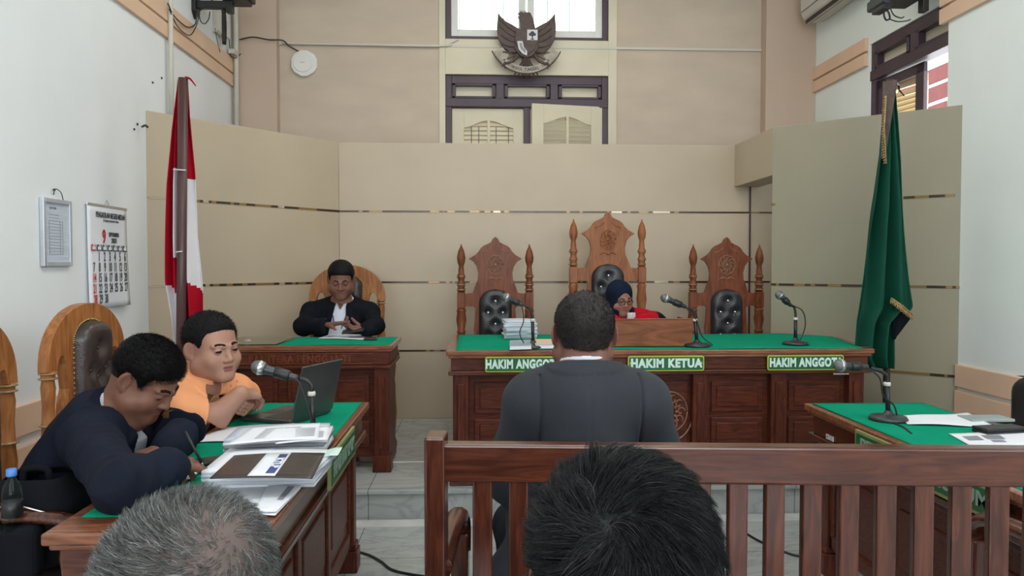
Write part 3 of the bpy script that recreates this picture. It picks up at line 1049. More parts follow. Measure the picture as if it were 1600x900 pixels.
# ------------------------------------------------------------------ arched chairs
def arch_chair(label, loc, rotz):
    """origin on floor below the backrest, facing -Y locally"""
    t = thing('arched_chair', label, 'chair', loc, rotz, 'arched leather chairs')
    W = .245
    H = 1.245
    zs = .99       # spring line of the arch
    for s in (-1, 1):
        prof = [(.024, .40), (.024, .50)]
        mb = MB()
        mb.box(s * W - .026, s * W + .026, -.026, .026, 0, .55)
        mb.lathe([(.020, .55), (.028, .57), (.02, .59), (.024, .64), (.030, .72), (.024, .775), (.03, .785), (.024, .795), (.022, .86), (.027, .93), (.022, .96), (.03, .965), (.024, .975), (.03, .985), (.024, .995)], (s * W, 0, 0), 16)
        po = mb.build('back_post', 'wood_chair', t, bevel=.004)
        for z in (.785, .965, .985, .57):
            rg = MB().lathe([(.024, z - .005), (.0345, z - .002), (.0345, z + .002), (.024, z + .005)], (s * W, 0, 0), 16)
            rg.build('gilded_ring', 'ring', po)
    # arched headboard with two round cut-outs beside the pad
    outer, inner = [], []
    n = 28
    for k in range(n + 1):
        a = PI * k / n
        outer.append(((W + .03) * math.cos(a), zs + (H - zs) * math.sin(a) ** .85))
    ri = .085
    inn = [(-(W + .03), zs), (-W + .024, zs)]
    for k in range(9):      # left arch opening
        a = PI - PI * k / 8
        inn.append((-.188 + .030 * math.cos(a), zs + .0 + .055 * math.sin(a)))
    inn += [(-.155, zs - .02), (-.145, zs - .08), (-.165, .85), (-.175, .75), (-.16, .65), (-.14, .58), (-.15, .45)]
    right = [(-x, z) for x, z in reversed(inn)]
    poly = outer + inn[0:] + right
    # outer runs from +x over the top to -x, then inn to the middle, then mirrored
    mb = MB().slab([p for i, p in enumerate(poly) if i == 0 or (abs(p[0] - poly[i - 1][0]) + abs(p[1] - poly[i - 1][1])) > 1e-5][::-1][::-1], -.022, .022)
    mb.build('headboard', 'wood_chair', t, bevel=.007, seg=3)
    pw, z0, z1 = .112, .48, 1.175
    btn = [(0, 1.06), (-.055, .97), (.055, .97), (0, .94), (-.055, .79), (.055, .79), (0, .70)]
    def fn(u, v):
        z = z0 + (z1 - z0) * v
        w = pw; r = .085
        if z > z1 - r: w = pw * math.sqrt(max(0.0, 1 - ((z - (z1 - r)) / r) ** 2)) * .999 + .001
        x = (u * 2 - 1) * w
        e = max(0.0, 1 - abs(u * 2 - 1) ** 6) * (1 - max(0, (v - .93) / .07) ** 2)
        y = -.02 - .055 * max(e, 0) ** .5
        for bx_, bz in btn:
            y += .022 * math.exp(-((x - bx_) ** 2 + (z - bz) ** 2) / .026 ** 2) * (1 if y < -.04 else .3)
        return (x, y, z)
    pad = MB().grid(fn, 26, 52).build('back_pad', 'leather_br', t)
    st = MB()
    for k in range(46):
        for s in (-1, 1):
            z = z0 + (z1 - .085 - z0) * k / 30
            if k <= 30: p = (s * (pw + .004), -.024, z)
            else:
                a = (k - 30) / 16 * PI / 2
                p = (s * (pw + .004) * math.cos(a), -.024, z1 - .085 + .088 * math.sin(a))
            st.sphere(p, .0045, 5)
    st.build('studs', 'brass', pad)
    for bx_, bz in btn:
        MB().sphere((bx_, -.055, bz), .008, 6, 0, (1, .6, 1)).build('button', 'leather_br', pad)
    MB().box(-W, W, -.48, .0, .37, .43).build('seat_frame', 'wood_chair', t, bevel=.01)
    def sf(u, v):
        x, y = (u * 2 - 1) * (W - .02), -.46 + .42 * v
        e = (1 - abs(u * 2 - 1) ** 5) * (1 - abs(v * 2 - 1) ** 5)
        return (x, y, .43 + .055 * max(e, 0) ** .4)
    MB().grid(sf, 20, 20).build('seat', 'leather_br', t)
    for s in (-1, 1):
        MB().lathe([(.03, 0), (.036, .04), (.022, .08), (.034, .24), (.026, .36), (.026, .43), (.02, .47), (.03, .56), (.02, .655)], (s * (W - .005), -.44, 0), 12).build('leg', 'wood_chair', t)
        pts = catmull([(s * W, -.01, .67), (s * (W + .01), -.2, .69), (s * (W + .01), -.42, .675), (s * (W + .005), -.50, .645)], 6)
        MB().tube(pts, .03, 10, flat=.6).build('armrest', 'wood_rail', t)
    return t


ac = arch_chair('arched brown leather-padded chair behind the man in the navy jacket', (-1.63, 3.215, 0), PI / 2 - math.radians(4))
c2 = dup(ac, (-1.62, 2.44, 0), PI / 2 - math.radians(-2), 'arched wooden chair cut off by the left edge of the picture')
c3 = dup(ac, (PY(543, 500, 5.56).x, 5.56, PZL), 0, 'arched brown chair behind the clerk at the back desk')

for ch_ in c3.children:
    if ch_.name.startswith(('leg', 'armrest')):
        xs_ = sum(v.co.x for v in ch_.data.vertices) / len(ch_.data.vertices)
        q_ = 1 if xs_ > 0 else -1
        pv = Vector((q_ * .245, -.01, 0)); Rz = Matrix.Rotation(q_ * .30, 4, 'Z')
        ch_.location = pv - Rz @ pv; ch_.rotation_euler.z = q_ * .30


def low_chair():
    t = thing('padded_chair', 'black padded low-back chair with wooden arms at the right picture edge', 'chair', (2.50, 3.14, 0), -PI / 2)
    # facing -Y locally
    def back(u_, v_):
        a_ = 2 * PI * u_
        c_, s_ = math.cos(a_), math.sin(a_)
        k_ = (abs(c_) ** 4 + abs(s_) ** 4) ** -.25
        r_ = 1 - .35 * max(0, (v_ - .8) / .2) ** 2
        return (.24 * c_ * k_ * r_, .0 + .045 * s_ * k_ * (1 if v_ < .97 else .6), .50 + .40 * v_)
    MB().grid(back, 40, 20).build('back_pad', 'leather', t)
    MB().slab([(-.2, .895), (.2, .895), (.17, .90), (-.17, .90)][::-1], -.03, .03).build('back_top', 'leather', t)
    MB().box(-.24, .24, -.46, .04, .38, .47).build('seat', 'leather', t, bevel=.03, seg=4)
    for q in (-1, 1):
        MB().tube(catmull([(q * .26, .03, .665), (q * .265, -.15, .685), (q * .265, -.34, .675), (q * .262, -.42, .64)], 6), .024, 8, flat=.7).build('armrest', 'wood_rail', t)
        MB().tube([(q * .26, -.38, .66), (q * .25, -.42, 0)], .020, 8).build('front_leg', 'wood_railv', t)
        MB().tube([(q * .26, .02, .67), (q * .25, .06, 0)], .020, 8).build('rear_leg', 'wood_railv', t)
    return t


low_chair()

# ------------------------------------------------------------------ public bench (railing) with the suited man on it
def bench_rail():
    HR = 1.0
    a = PZ(713, 695, HR); b = PZ(1600, 702, HR)
    ang = math.atan2(b.y - a.y, b.x - a.x)
    Lr = 1.42
    t = thing('slatted_bench', 'long brown wooden bench with slatted back in front of the audience', 'bench', (a.x, a.y, 0), ang)
    MB().box(-.035, Lr, 0, .045, HR - .085, HR).build('top_rail', 'wood_rail', t, bevel=.006, seg=3)
    MB().box(-.002 - .035, Lr, .005, .04, .44, .50).build('lower_rail', 'wood_rail', t, bevel=.004)
    for xx in (-.07, Lr):
        mb = MB().box(xx, xx + .045, -.02, .06, 0, HR + .02)
        mb.build('end_post', 'wood_railv', t, bevel=.006, seg=3)
        mb = MB()
        pts = catmull([(xx + .025, .04, .70), (xx + .025, .25, .71), (xx + .025, .45, .69), (xx + .025, .53, .64), (xx + .025, .53, .56)], 6)
        mb.tube(pts, .03, 10, flat=.8)
        mb.build('armrest', 'wood_rail', t)
        mb = MB().box(xx, xx + .05, .49, .55, 0, .62)
        mb.build('front_leg', 'wood_railv', t, bevel=.006)
    k = 0
    x = .035
    while x < Lr - .05:
        MB().box(x, x + .044, .010, .032, .47, HR - .08).build('slat', 'wood_railv', t, bevel=.004)
        x += .0815
    MB().box(-.03, Lr, .04, .55, .415, .45).build('seat', 'wood_rail', t, bevel=.006)
    return t, a, ang


BR, br_a, br_ang = bench_rail()

# ------------------------------------------------------------------ things on the walls
def colorize(o, fn):
    for p in o.data.polygons:
        p.material_index = fn(p.center)


def calendar():
    a, b = PX(131, 320, XL), PX(193, 325, XL)
    y0, y1 = a.y, b.y
    z1 = (a.z + b.z) / 2; z0 = PX(160, 480, XL).z
    w, h = y1 - y0, z1 - z0
    t = thing('wall_calendar', 'white paper wall calendar showing September 2025 on the left wall', 'calendar', (XL + .012, (y0 + y1) / 2, z0), PI / 2)
    def fn(u, v):
        return ((u - .5) * w, -.004 - .018 * (1 - v) ** 2 * (.4 + .6 * u), h * v)
    MB().grid(fn, 10, 16, thick=.0015).build('sheet', 'paper', t)
    MB().box(-w / 2 - .004, w / 2 + .004, -.008, .004, h - .008, h + .006).build('top_bar', 'silver', t, bevel=.002)
    MB().tube([(-.03, 0, h), (0, 0, h + .035), (.03, 0, h)], .002, 6).build('hanger', 'silver', t)
    def T(x, z):
        v = z / h
        return Matrix.Translation((x, -.0045 - .018 * (1 - v) ** 2 * .7 - .0035, z))
    k = MB()
    k.text('PENGADILAN NEGERI MEDAN', .042, 0, .0006, sx=.60, bold=.001, T=T(.03, h * .905))
    k.text('Jl. Pengadilan Kelurahan No. 8 Medan', .017, 0, .0005, sx=.7, T=T(.03, h * .855))
    k.build('header_printing', 'ink', t)
    k = MB()
    k.text('SEPTEMBER', .032, 0, .0006, sx=.75, bold=.001, T=T(.06, h * .72))
    k.text('2025', .036, 0, .0006, sx=.9, bold=.001, T=T(.06, h * .66))
    k.build('month_printing', 'ink', t)
    k = MB()
    R = MB().text('9', .105, 0, .0006, sx=.7, bold=.003, T=T(-.055, h * .69))
    cw = w * .93 / 7
    days = ['MINGGU', 'SENIN', 'SELASA', 'RABU', 'KAMIS', 'JUMAT', 'SABTU']
    for c in range(7):
        x = -w * .465 + cw * (c + .5) + .004
        m = R if c == 0 else k
        z = h * .585
        v = z / h
        yy = -.0045 - .018 * (1 - v) ** 2 * .7
        m.box(x - cw * .40, x + cw * .40, yy - .006, yy - .005, z - .017, z + .017)
    for c in range(7):
        W = MB()
        x = -w * .465 + cw * (c + .5) + .004
        W.text(days[c], .012, 0, .0005, sx=.6, T=T(x, h * .585) @ Matrix.Translation((0, -.0045, .011)))
        W.box(x - cw * .30, x + cw * .30, -.0128, -.0122, h * .585 - .011, h * .585 + .006)
        W.build('weekday_tag', 'paper', t)
    n = 0
    for rw in range(5):
        for c in range(7):
            d = rw * 7 + c
            if d < 1 or d > 30: continue
            x = -w * .465 + cw * (c + .5) + .004
            z = h * (.495 - rw * .103)
            m = R if (c == 0 and d != 7) else k
            m.text(str(d), .072, 0, .0006, sx=.50, bold=.0012, T=T(x, z))
    k.build('printing', 'ink', t)
    R.build('red_figures', 'inkred', t)


calendar()


def doc_frame():
    a, b = PX(60, 312, XL), PX(105, 312, XL)
    z1, z0 = PX(82, 311, XL).z, PX(82, 416, XL).z
    w, h = b.y - a.y, z1 - z0
    t = thing('wall_notice', 'thin grey framed document hanging from a nail on the left wall', 'picture frame', (XL + .002, (a.y + b.y) / 2, z0), PI / 2)
    mb = MB()
    f = .022
    mb.box(-w / 2, -w / 2 + f, -.022, 0, 0, h); mb.box(w / 2 - f, w / 2, -.022, 0, 0, h)
    mb.box(-w / 2 + f, w / 2 - f, -.022, 0, 0, f); mb.box(-w / 2 + f, w / 2 - f, -.022, 0, h - f, h)
    mb.build('frame', mat('pale_grey_frame', (.52, .56, .60), .35, metal=.3), t, bevel=.003)
    MB().box(-w / 2 + f, w / 2 - f, -.010, -.004, f, h - f).build('document', 'paper2', t)
    mb = MB()
    mb.text('DAFTAR', .016, T=Matrix.Translation((-.03, -.0115, h * .86)))
    for k in range(14):
        z = h * .76 - k * h * .045
        mb.box(-w * .25, w * .22 if k > 1 else w * .1, -.0112, -.0102, z, z + .0015)
    for xx in (-.25, .13, .22):
        mb.box(w * xx, w * xx + .0015, -.0112, -.0102, h * .76 - 13 * h * .045, h * .67)
    mb.build('printing', 'print', t)
    MB().tube(catmull([(w * .25, -.012, h), (.03, -.02, h + .035), (-.01, -.015, h + .05), (-.02, -.01, h + .02)], 5), .0022, 5).build('hanging_cord', 'black', t)
    MB().sphere((-.012, -.01, h + .045), .007, 6).build('nail', 'dgrey', t)


doc_frame()


def tubes(name, m, pts, r, label, cat, n=8, smooth=True, flat=None):
    o = MB().tube(catmull(pts, 8) if smooth else pts, r, n, flat=flat).build(name, m)
    return tag(o, label, cat)


# conduits
c = PX(258, 100, XL)
tubes('conduit_pipe', 'offwhite', [(XL + .04, c.y, 2.30), (XL + .04, c.y, 3.6)], .017, 'vertical white conduit pipe crossing the peach boards on the left wall', 'pipe', smooth=False)
tubes('conduit_pipe', 'offwhite', [(XL + .05, YB - .14, 2.2), (XL + .05, YB - .14, ZC - .02)], .022, 'white conduit pipe in the far left corner of the room', 'pipe', smooth=False)

# small dirt marks and nails near the left panel
for (px, py), lb in zip(((238, 129), (252, 122), (209, 202), (214, 194)), ('small dark plug high on the left wall, the lower one beside the conduit', 'tiny dark plug right against the conduit on the left wall',
        'lower small plug beside the edge of the angled panel', 'upper small plug beside the edge of the angled panel')):
    p = PX(px, py, XL)
    tag(MB().sphere((XL + .002, p.y, p.z), .008, 6).build('wall_plug', 'dgrey'), lb, 'wall plug')
p0 = PX(226, 200, XL)
tubes('latch_hook', 'dgrey', [PX(222, 198, XL + .02), PX(227, 196, XL + .05), PX(231, 199, XL + .06)], .007, 'small dark hook between the left wall and the angled panel', 'hook')

# wifi access point
p = PY(476, 100, YB)
t = thing('access_point', 'white rounded wireless access point on the back wall', 'router', (p.x, YB - .0, p.z))
hexa = []
for k in range(6):
    a = PI / 6 + k * PI / 3
    for q in (-.22, .22):
        hexa.append((.118 * math.cos(a + q), .118 * math.sin(a + q)))
MB().slab(hexa, -.035, 0).build('housing', 'white', t, bevel=.012, seg=4)
MB().slab([(x * .74 - .008, z * .74 + .006) for x, z in hexa], -.043, -.034).build('front_plate', 'white', t, bevel=.004, seg=3)
MB().box(-.03, .01, -.0445, -.0430, .002, .006).build('marking', 'print', t)
tubes('wall_cable', 'dgrey', [PY(374, 62, YB - .13), PY(395, 58, YB - .13), PY(420, 62, YB - .13), PY(441, 63, YB - .08), PY(452, 72, YB - .02), PY(466, 80, YB - .02)], .006,
      'thin grey cable running along the column to the access point', 'cable')
tubes('wall_cable', 'offwhite', [PY(441, 68, YB - .03), PY(560, 70, YB - .028), PY(690, 72, YB - .028), PY(706, 66, YB - .025), PY(716, 62, YB - .02)], .008,
      'pale cable strung along the back wall to the upper window', 'cable')


# left wall bracket with projector
def left_device():
    Y = 5.78
    t = thing('projector', 'black projector on a wall bracket high on the left wall', 'projector', (XL, Y, 3.31))
    # local axes = world
    mb = MB().box(.0, .03, -.05, .05, -.03, .45)
    mb.add([(0, -.05, -.03), (.03, -.05, -.03), (.03, .05, -.03), (0, .05, -.03), (.0, 0, -.08), (.015, 0, -.08)], [(0, 1, 5, 4), (1, 2, 5), (2, 3, 4, 5), (0, 4, 3)])
    mb.build('wall_plate', 'black', t, bevel=.004)
    mb = MB().box(.03, .28, -.025, .025, .0, .055); mb.box(.24, .29, -.03, .03, -.03, .10)
    mb.build('arm', 'black', t, bevel=.005)
    MB().sphere((.22, 0, -.02), .018, 8).build('knob', 'black', t)
    mb = MB().box(.20, .42, -.14, .13, .075, .20); mb.box(.22, .40, -.12, .11, .05, .08)
    mb.lathe([(.035, -.02), (.045, 0), (.045, .02)], (.42, 0, .13), 14, axis='x')
    for k in range(3): mb.box(.23 + k * .06, .26 + k * .06, -.15, -.13, .10, .18)
    mb.build('projector_body', 'black', t, bevel=.012)
    tag(MB().tube(catmull([PX(262, 5, XL + .05), PX(272, 25, XL + .05), PX(292, 42, XL + .04), PX(305, 38, XL + .05), PX(309, 20, XL + .06), PX(325, 8, XL + .1), PX(332, 0, XL + .1)], 8), .005, 6).build('loose_cable', 'dgrey'),
        'loose dark cable looping below the left wall bracket', 'cable')
    tag(MB().tube(catmull([PX(264, 14, XL + .05), PX(278, 42, XL + .05), PX(296, 55, XL + .04), PX(306, 42, XL + .05), PX(312, 22, XL + .06)], 8), .004, 6).build('loose_cable', 'dgrey'),
        'lower loose dark cable hanging in a curve over the peach boards', 'cable')
    tag(MB().tube(catmull([PX(311, 24, XL + .1), PX(314, 34, XL + .1), PX(320, 37, XL + .1), PX(326, 30, XL + .1), PX(328, 18, XL + .1)], 8), .004, 6).build('loose_cable', 'dgrey'),
        'short cable loop hanging right beside the projector bracket', 'cable')
    a = PX(337, 30, XL)
    tt = thing('junction_box', 'flat grey box on the left wall under the projector', 'junction box', (XL, a.y, a.z))
    MB().box(0, .03, -.07, .07, -.12, .12).build('housing', 'offwhite', tt, bevel=.005)
    MB().box(.03, .034, -.055, .055, -.10, .10).build('cover_plate', 'white', tt, bevel=.002)
    b = PX(347, 45, XL)
    t2 = thing('power_adapter', 'small white power adapter hanging with coiled black cable on the left wall', 'adapter', (XL, b.y, b.z))
    MB().box(.01, .05, -.06, .06, -.07, .06).build('adapter_block', 'white', t2, bevel=.006)
    mb = MB()
    for k in range(5):
        pts = [(.035 + .004 * k, -.09 + .018 * math.cos(q) + .004 * k, -.01 + .14 * math.sin(q)) for q in [2 * PI * i / 20 for i in range(21)]]
        mb.tube(pts, .0045, 5)
    mb.build('coiled_cord', 'black', t2)
    tubes('adapter_lead', 'dgrey', [PX(350, 46, XL + .04), PX(357, 55, XL + .03), PX(359, 75, XL + .03), PX(361, 88, XL + .04), PX(370, 90, XL + .06), PX(376, 84, XL + .08)], .004,
          'thin lead curving down from the adapter to the corner', 'cable')
    tubes('adapter_lead', 'dgrey', [PX(336, 44, XL + .02), PX(339, 62, XL + .02), PX(344, 82, XL + .03)], .003, 'thin grey wire dropping from the junction box to the boards', 'cable')
    # small socket cluster on top of the boards at the corner
    c = PX(360, 92, XL)
    MBs = MB().box(0, .05, -.12, .12, -.02, .02)
    tag(MBs.build('cable_box', 'offwhite', bevel=.004, loc=(XL + .02, c.y, 3.20)), 'small pale connector box on top of the boards in the far left corner', 'junction box')


left_device()


def right_device():
    t = thing('wall_speaker', 'black speaker on a bracket hanging from the right wall', 'speaker', (2.78, 4.90, 3.06))
    mb = MB().box(-.17, -.12, -.12, .10, .03, .10); mb.box(-.15, .10, -.11, .10, .06, .30)
    mb.build('speaker_body', 'dgrey', t, bevel=.012)
    mb = MB().box(.09, .13, -.12, -.06, -.02, .30); mb.box(.10, .22, -.11, -.05, .10, .17)
    mb.build('bracket', 'black', t, bevel=.004)
    mb = MB().box(-.16, -.10, -.10, .05, -.0, .06)
    mb.build('terminal_cover', 'black', t, bevel=.006)
    mb = MB()
    mb.tube(catmull([(-.12, -.05, .06), (-.13, -.05, -.02), (-.115, -.05, -.06), (-.09, -.05, -.05), (-.10, -.05, -.01), (-.13, -.05, .02)], 8), .006, 6)
    mb.tube(catmull([(-.10, -.06, .03), (-.07, -.06, -.03), (-.02, -.06, -.05), (-.0, -.06, -.04)], 8), .004, 6)
    mb.tube(catmull([(-.09, -.04, -.05), (-.04, -.05, -.07), (.02, -.05, -.065), (.05, -.05, -.055)], 8), .004, 6)
    mb.build('speaker_cable', 'black', t)


right_device()


def aircon():
    t = thing('air_conditioner', 'cream wall air conditioner in the upper right corner', 'air conditioner', (XR, 6.03, 3.49))
    prof = [(-.005, .02), (-.12, 0), (-.19, .03), (-.215, .09), (-.215, .28), (-.005, .30)]
    mb = MB()
    L = .44
    n = len(prof)
    v = [(x, -L, z) for x, z in prof] + [(x, L, z) for x, z in prof]
    mb.add(v, [tuple(range(n)), tuple(range(2 * n - 1, n - 1, -1))] + [(i, n + i, n + (i + 1) % n, (i + 1) % n) for i in range(n)])
    mb.build('housing', 'offwhite', t, bevel=.012, seg=3)
    mb = MB().box(-.175, -.135, -L + .03, L - .02, -.004, .024)
    mb.T = Matrix.Identity(4)
    mb.build('air_outlet', 'black', t)
    MB().box(-.162, -.150, -L + .04, L - .03, -.010, .02).build('louvre', 'offwhite', t)
    MB().box(-.219, -.212, -L + .02, L - .02, .085, .092).build('panel_seam', 'print', t)


aircon()

# ------------------------------------------------------------------ carved eagle emblem
def garuda():
    p = PY(822, 70, YB - .10)
    S = .0057
    t = thing('eagle_emblem', 'dark carved eagle emblem with shield and ribbon on the back wall', 'emblem', (p.x, YB - .10, p.z))
    def Q(pts): return [((x - 822) * S, (70 - y) * S) for x, y in pts]
    def m(pts): return [(1644 - x, y) for x, y in reversed(pts)]
    left = Q([(779, 22), (783, 28), (790, 35), (800, 40), (812, 47), (814, 60), (812, 78), (806, 84), (796, 82), (786, 74), (779, 62), (777, 45)])
    def rev(P): return P[::-1]
    MB().slab(rev(left), -.02, .015).build('wing', 'emblem', t, bevel=.006)
    right = [(-x + .005, z) for x, z in left][::-1]
    MB().slab(rev(right), -.02, .015).build('wing', 'emblem', t, bevel=.006)
    for s in (-1, 1):
        fm = MB()
        for k in range(7):
            u = k / 6
            a0 = ((-8 - 1.5 * k) * S, (14 - 6 * k) * S)
            a1 = ((-41 + 1.2 * k) * S, (38 - 12.5 * k) * S)
            pts = [(s * -1 * (-x), -.024, z) for x, z in (a0, ((a0[0] + a1[0]) / 2 * 1.05, (a0[1] + a1[1]) / 2 - .012), a1)]
            pts = [(x * s * s if s < 0 else -x, y, z) for x, y, z in [(q[0] if s < 0 else q[0], q[1], q[2]) for q in pts]] if False else [((-abs(q[0])) if s < 0 else abs(q[0]), q[1], q[2]) for q in pts]
            fm.tube(catmull(pts, 5), .009, 6, r2=.004)
        fm.build('wing_feathers', 'emblem', t)
    body = Q([(813, 48), (812, 36), (810, 30), (813, 25), (820, 22), (828, 22), (832, 30), (836, 46), (842, 60), (840, 78), (832, 88), (822, 92), (812, 88), (804, 78), (804, 60)])
    MB().slab(body, -.035, .012).build('eagle_body', 'emblem', t, bevel=.010, seg=3)
    beak = MB()
    beak.slab(Q([(809, 24), (816, 21), (817, 26), (812, 27)]), -.03, .0)
    beak.slab(Q([(809, 29), (816, 27), (816, 31), (811, 32)]), -.03, .0)
    for k in range(4): beak.tube([((-8 + k * 2.6) * S, -.02, 47 * S), ((-10 + k * 3) * S, -.02, 51 * S)], .006, 6, r2=.002)
    beak.build('beak_and_crest', 'emblem', t, bevel=.002)
    sh = Q([(806, 50), (838, 50), (840, 66), (834, 80), (822, 88), (810, 80), (804, 66)])
    shd = MB().slab(sh, -.045, -.03).build('shield', 'emblem', t, bevel=.004)
    MB().slab(Q([(823, 49.5), (839, 49.5), (839, 65.5), (823, 65.5)]), -.052, -.044).build('shield_field', 'flagwhite', shd, bevel=.001)
    tr = MB()
    for dx, dz, r in ((0, .008, .018), (-.018, -.002, .013), (.018, -.002, .013), (0, -.006, .014)):
        tr.sphere(((831 - 822) * S + dx, -.053, (70 - 56.5) * S + dz), r, 10, 0, (1, .25, 1))
    tr.box((831 - 822) * S - .005, (831 - 822) * S + .005, -.056, -.050, (70 - 64) * S, (70 - 58) * S)
    tr.box((831 - 822) * S - .016, (831 - 822) * S + .016, -.056, -.050, (70 - 64.6) * S, (70 - 63.6) * S)
    tr.build('shield_tree', 'ink', shd)
    MB().slab(Q([(808, 67), (816, 67), (818, 76), (823, 82), (823, 89), (816, 86), (810, 79)]), -.052, -.044).build('shield_field', 'flagwhite', shd, bevel=.001)
    MB().slab(Q([(811, 70), (815, 70), (816, 76), (821, 81), (820, 85), (813, 78)]), -.056, -.050).build('shield_sprig', 'print', shd)
    tail = MB()
    for k in range(7):
        a = -PI / 2 + (k - 3) * .17
        tail.tube([(0, -.01, -.09), (.21 * math.cos(a) * 1.0, -.015, -.09 + .20 * math.sin(a))], .016, 6, r2=.012, flat=.5)
    for s in (-1, 1):
        tail.tube(catmull([(s * .07, -.02, -.09), (s * .12, -.025, -.15), (s * .17, -.03, -.17)], 5), .016, 8, r2=.012)
        for k in range(3): tail.tube([(s * .17, -.03, -.17), (s * (.19 + .01 * k), -.04, -.16 - .018 * k)], .007, 5)
    tail.build('tail_and_claws', 'emblem', t)
    # ribbon: an arc strip
    R0, R1, cz = .30, .245, .07
    def rib(a0, a1, ra, rb, y):
        n = 20
        out = [(ra * math.cos(a0 + (a1 - a0) * k / n), cz + ra * math.sin(a0 + (a1 - a0) * k / n)) for k in range(n + 1)]
        inn = [(rb * math.cos(a0 + (a1 - a0) * k / n), cz + rb * math.sin(a0 + (a1 - a0) * k / n)) for k in range(n, -1, -1)]
        return MB().slab(out + inn, y, y + .012)
    rb_ = rib(-PI / 2 - .72, -PI / 2 + .72, .325, .265, -.03).build('ribbon', 'ribbon', t, bevel=.002)
    for s in (-1, 1):
        c0 = -PI / 2 + s * .95
        a0, a1 = sorted((-PI / 2 + s * .72, -PI / 2 + s * 1.12))
        rib(a0, a1, .315, .225, -.018).build('ribbon_end', 'ribbon', t, bevel=.002)
    lt = MB()
    txt = 'BHINNEKA TUNGGAL IKA'
    for k, ch in enumerate(txt):
        a = -PI / 2 - .62 + 1.24 * k / (len(txt) - 1)
        lt.text(ch, .038, 0, .001, sx=.7, bold=.0008, T=Matrix.Translation((.294 * math.cos(a), -.032, cz + .294 * math.sin(a))) @ Matrix.Rotation(-(a + PI / 2), 4, 'Y'))
    lt.build('ribbon_lettering', 'ink', rb_)
    edge = MB().tube([(.327 * math.cos(a), -.03, cz + .327 * math.sin(a)) for a in [-PI / 2 - 1.15 + 2.3 * k / 30 for k in range(31)]], .006, 6)
    edge.build('ribbon_edge', 'emblem', t)
    MB().box(-.03, .03, .0, .10, -.20, -.10).build('mounting_block', 'emblem', t)
    return t


garuda()


# ------------------------------------------------------------------ flags
def flag(name, label, Y, left, right, pole, polesplit, ypole, m, cfn, rp, zb=PZL, extra=None, yc=.05):
    """left/right: lists of (py, px) edges in the flag's own plane Y"""
    bx0 = PY(pole[1][0], pole[1][1], Y).x
    Yc = Y + yc - .0
    t = thing(name, label, 'flag', (bx0, Y, zb))
    def X(tab, z):
        # tab in world: list of (z, x)
        for (z0, x0), (z1, x1) in zip(tab, tab[1:]):
            if z <= z0 and z >= z1:
                return x0 + (x1 - x0) * (z0 - z) / (z0 - z1 + 1e-9)
        return tab[0][1] if z > tab[0][0] else tab[-1][1]
    L = [(PY(px, py, Yc).z, PY(px, py, Yc).x) for py, px in left]
    R = [(PY(px, py, Yc).z, PY(px, py, Yc).x) for py, px in right]
    zt = min(L[0][0], R[0][0]); zl = max(L[-1][0], R[-1][0])
    def fn(u, v):
        z = zt + (zl - zt) * v
        a, b = X(L, z), X(R, z)
        w = b - a
        x = a + w * u
        y = yc + min(.05, w * .25) * math.sin(u * 2.5 * 2 * PI + .6 * math.sin(3 * z)) + .01 * math.sin(u * 23 + z * 2)
        return (x - bx0, y, z - zb)
    mb = MB().grid(fn, 72, 110, thick=-.004)
    o = mb.build('flag_cloth', m, t)
    colorize(o, lambda c: cfn(c.x + bx0, c.z + zb, X(L, c.z + zb), X(R, c.z + zb)))
    pt = PY(*pole[0], Y)
    MB().tube([(0, 0, .03), (pt.x - bx0, 0, pt.z - zb)], rp, 14, r2=rp * .95).build('flag_pole', 'pole', t)
    mb = MB().lathe([(.14, 0), (.14, .025), (.06, .05), (.045, .12), (.04, .16)], (0, 0, 0), 20)
    mb.build('flag_stand', 'pole', t)
    return t, bx0, fn, Y


Yf = 4.42
def red_white(x, z, a, b):
    xp = PY(283, 300, Yf).x
    u = (x - a) / (b - a + 1e-6)
    py = 415 - (z - 1.4) * 1180 / (Yf + .05)
    if u < .42:
        if py > 452 + (u - .2) * 40: return 1
        if u > .22 and 268 < py < 402: return 1
        return 0
    if py < 283: return 0
    if py < 430 + (u - .5) * 50: return 1
    return 0
t, bx0, fnf, Yq = flag('red_white_flag', 'red and white flag hanging on a dark pole beside the left wall', Yf,
     [(124, 279), (200, 270), (290, 263), (370, 261), (440, 260), (500, 268), (560, 272)],
     [(124, 292), (180, 295), (270, 302), (370, 305), (450, 314), (500, 316), (560, 312)],
     ((286, 122), (279, 560)), None, 0, ['red', 'flagwhite'], red_white, .028)
MB().tube(catmull([(PY(290, 122, Yf).x - bx0, 0, PY(290, 121, Yf).z - PZL), (PY(298, 124, Yf).x - bx0, -.01, PY(298, 124, Yf).z - PZL), (PY(307, 135, Yf).x - bx0, -.01, PY(307, 135, Yf).z - PZL)], 6), .008, 6, r2=.003).build('tie_string', 'red', t)
for (ax, ay, bx_, by) in ((274, 266, 294, 267), (278, 394, 288, 393)):
    MB().tube([(PY(ax, ay, Yf).x - bx0, -.032, PY(ax, ay, Yf).z - PZL), (PY(bx_, by, Yf).x - bx0, -.032, PY(bx_, by, Yf).z - PZL)], .004, 6).build('tie_string', 'flagwhite', t)

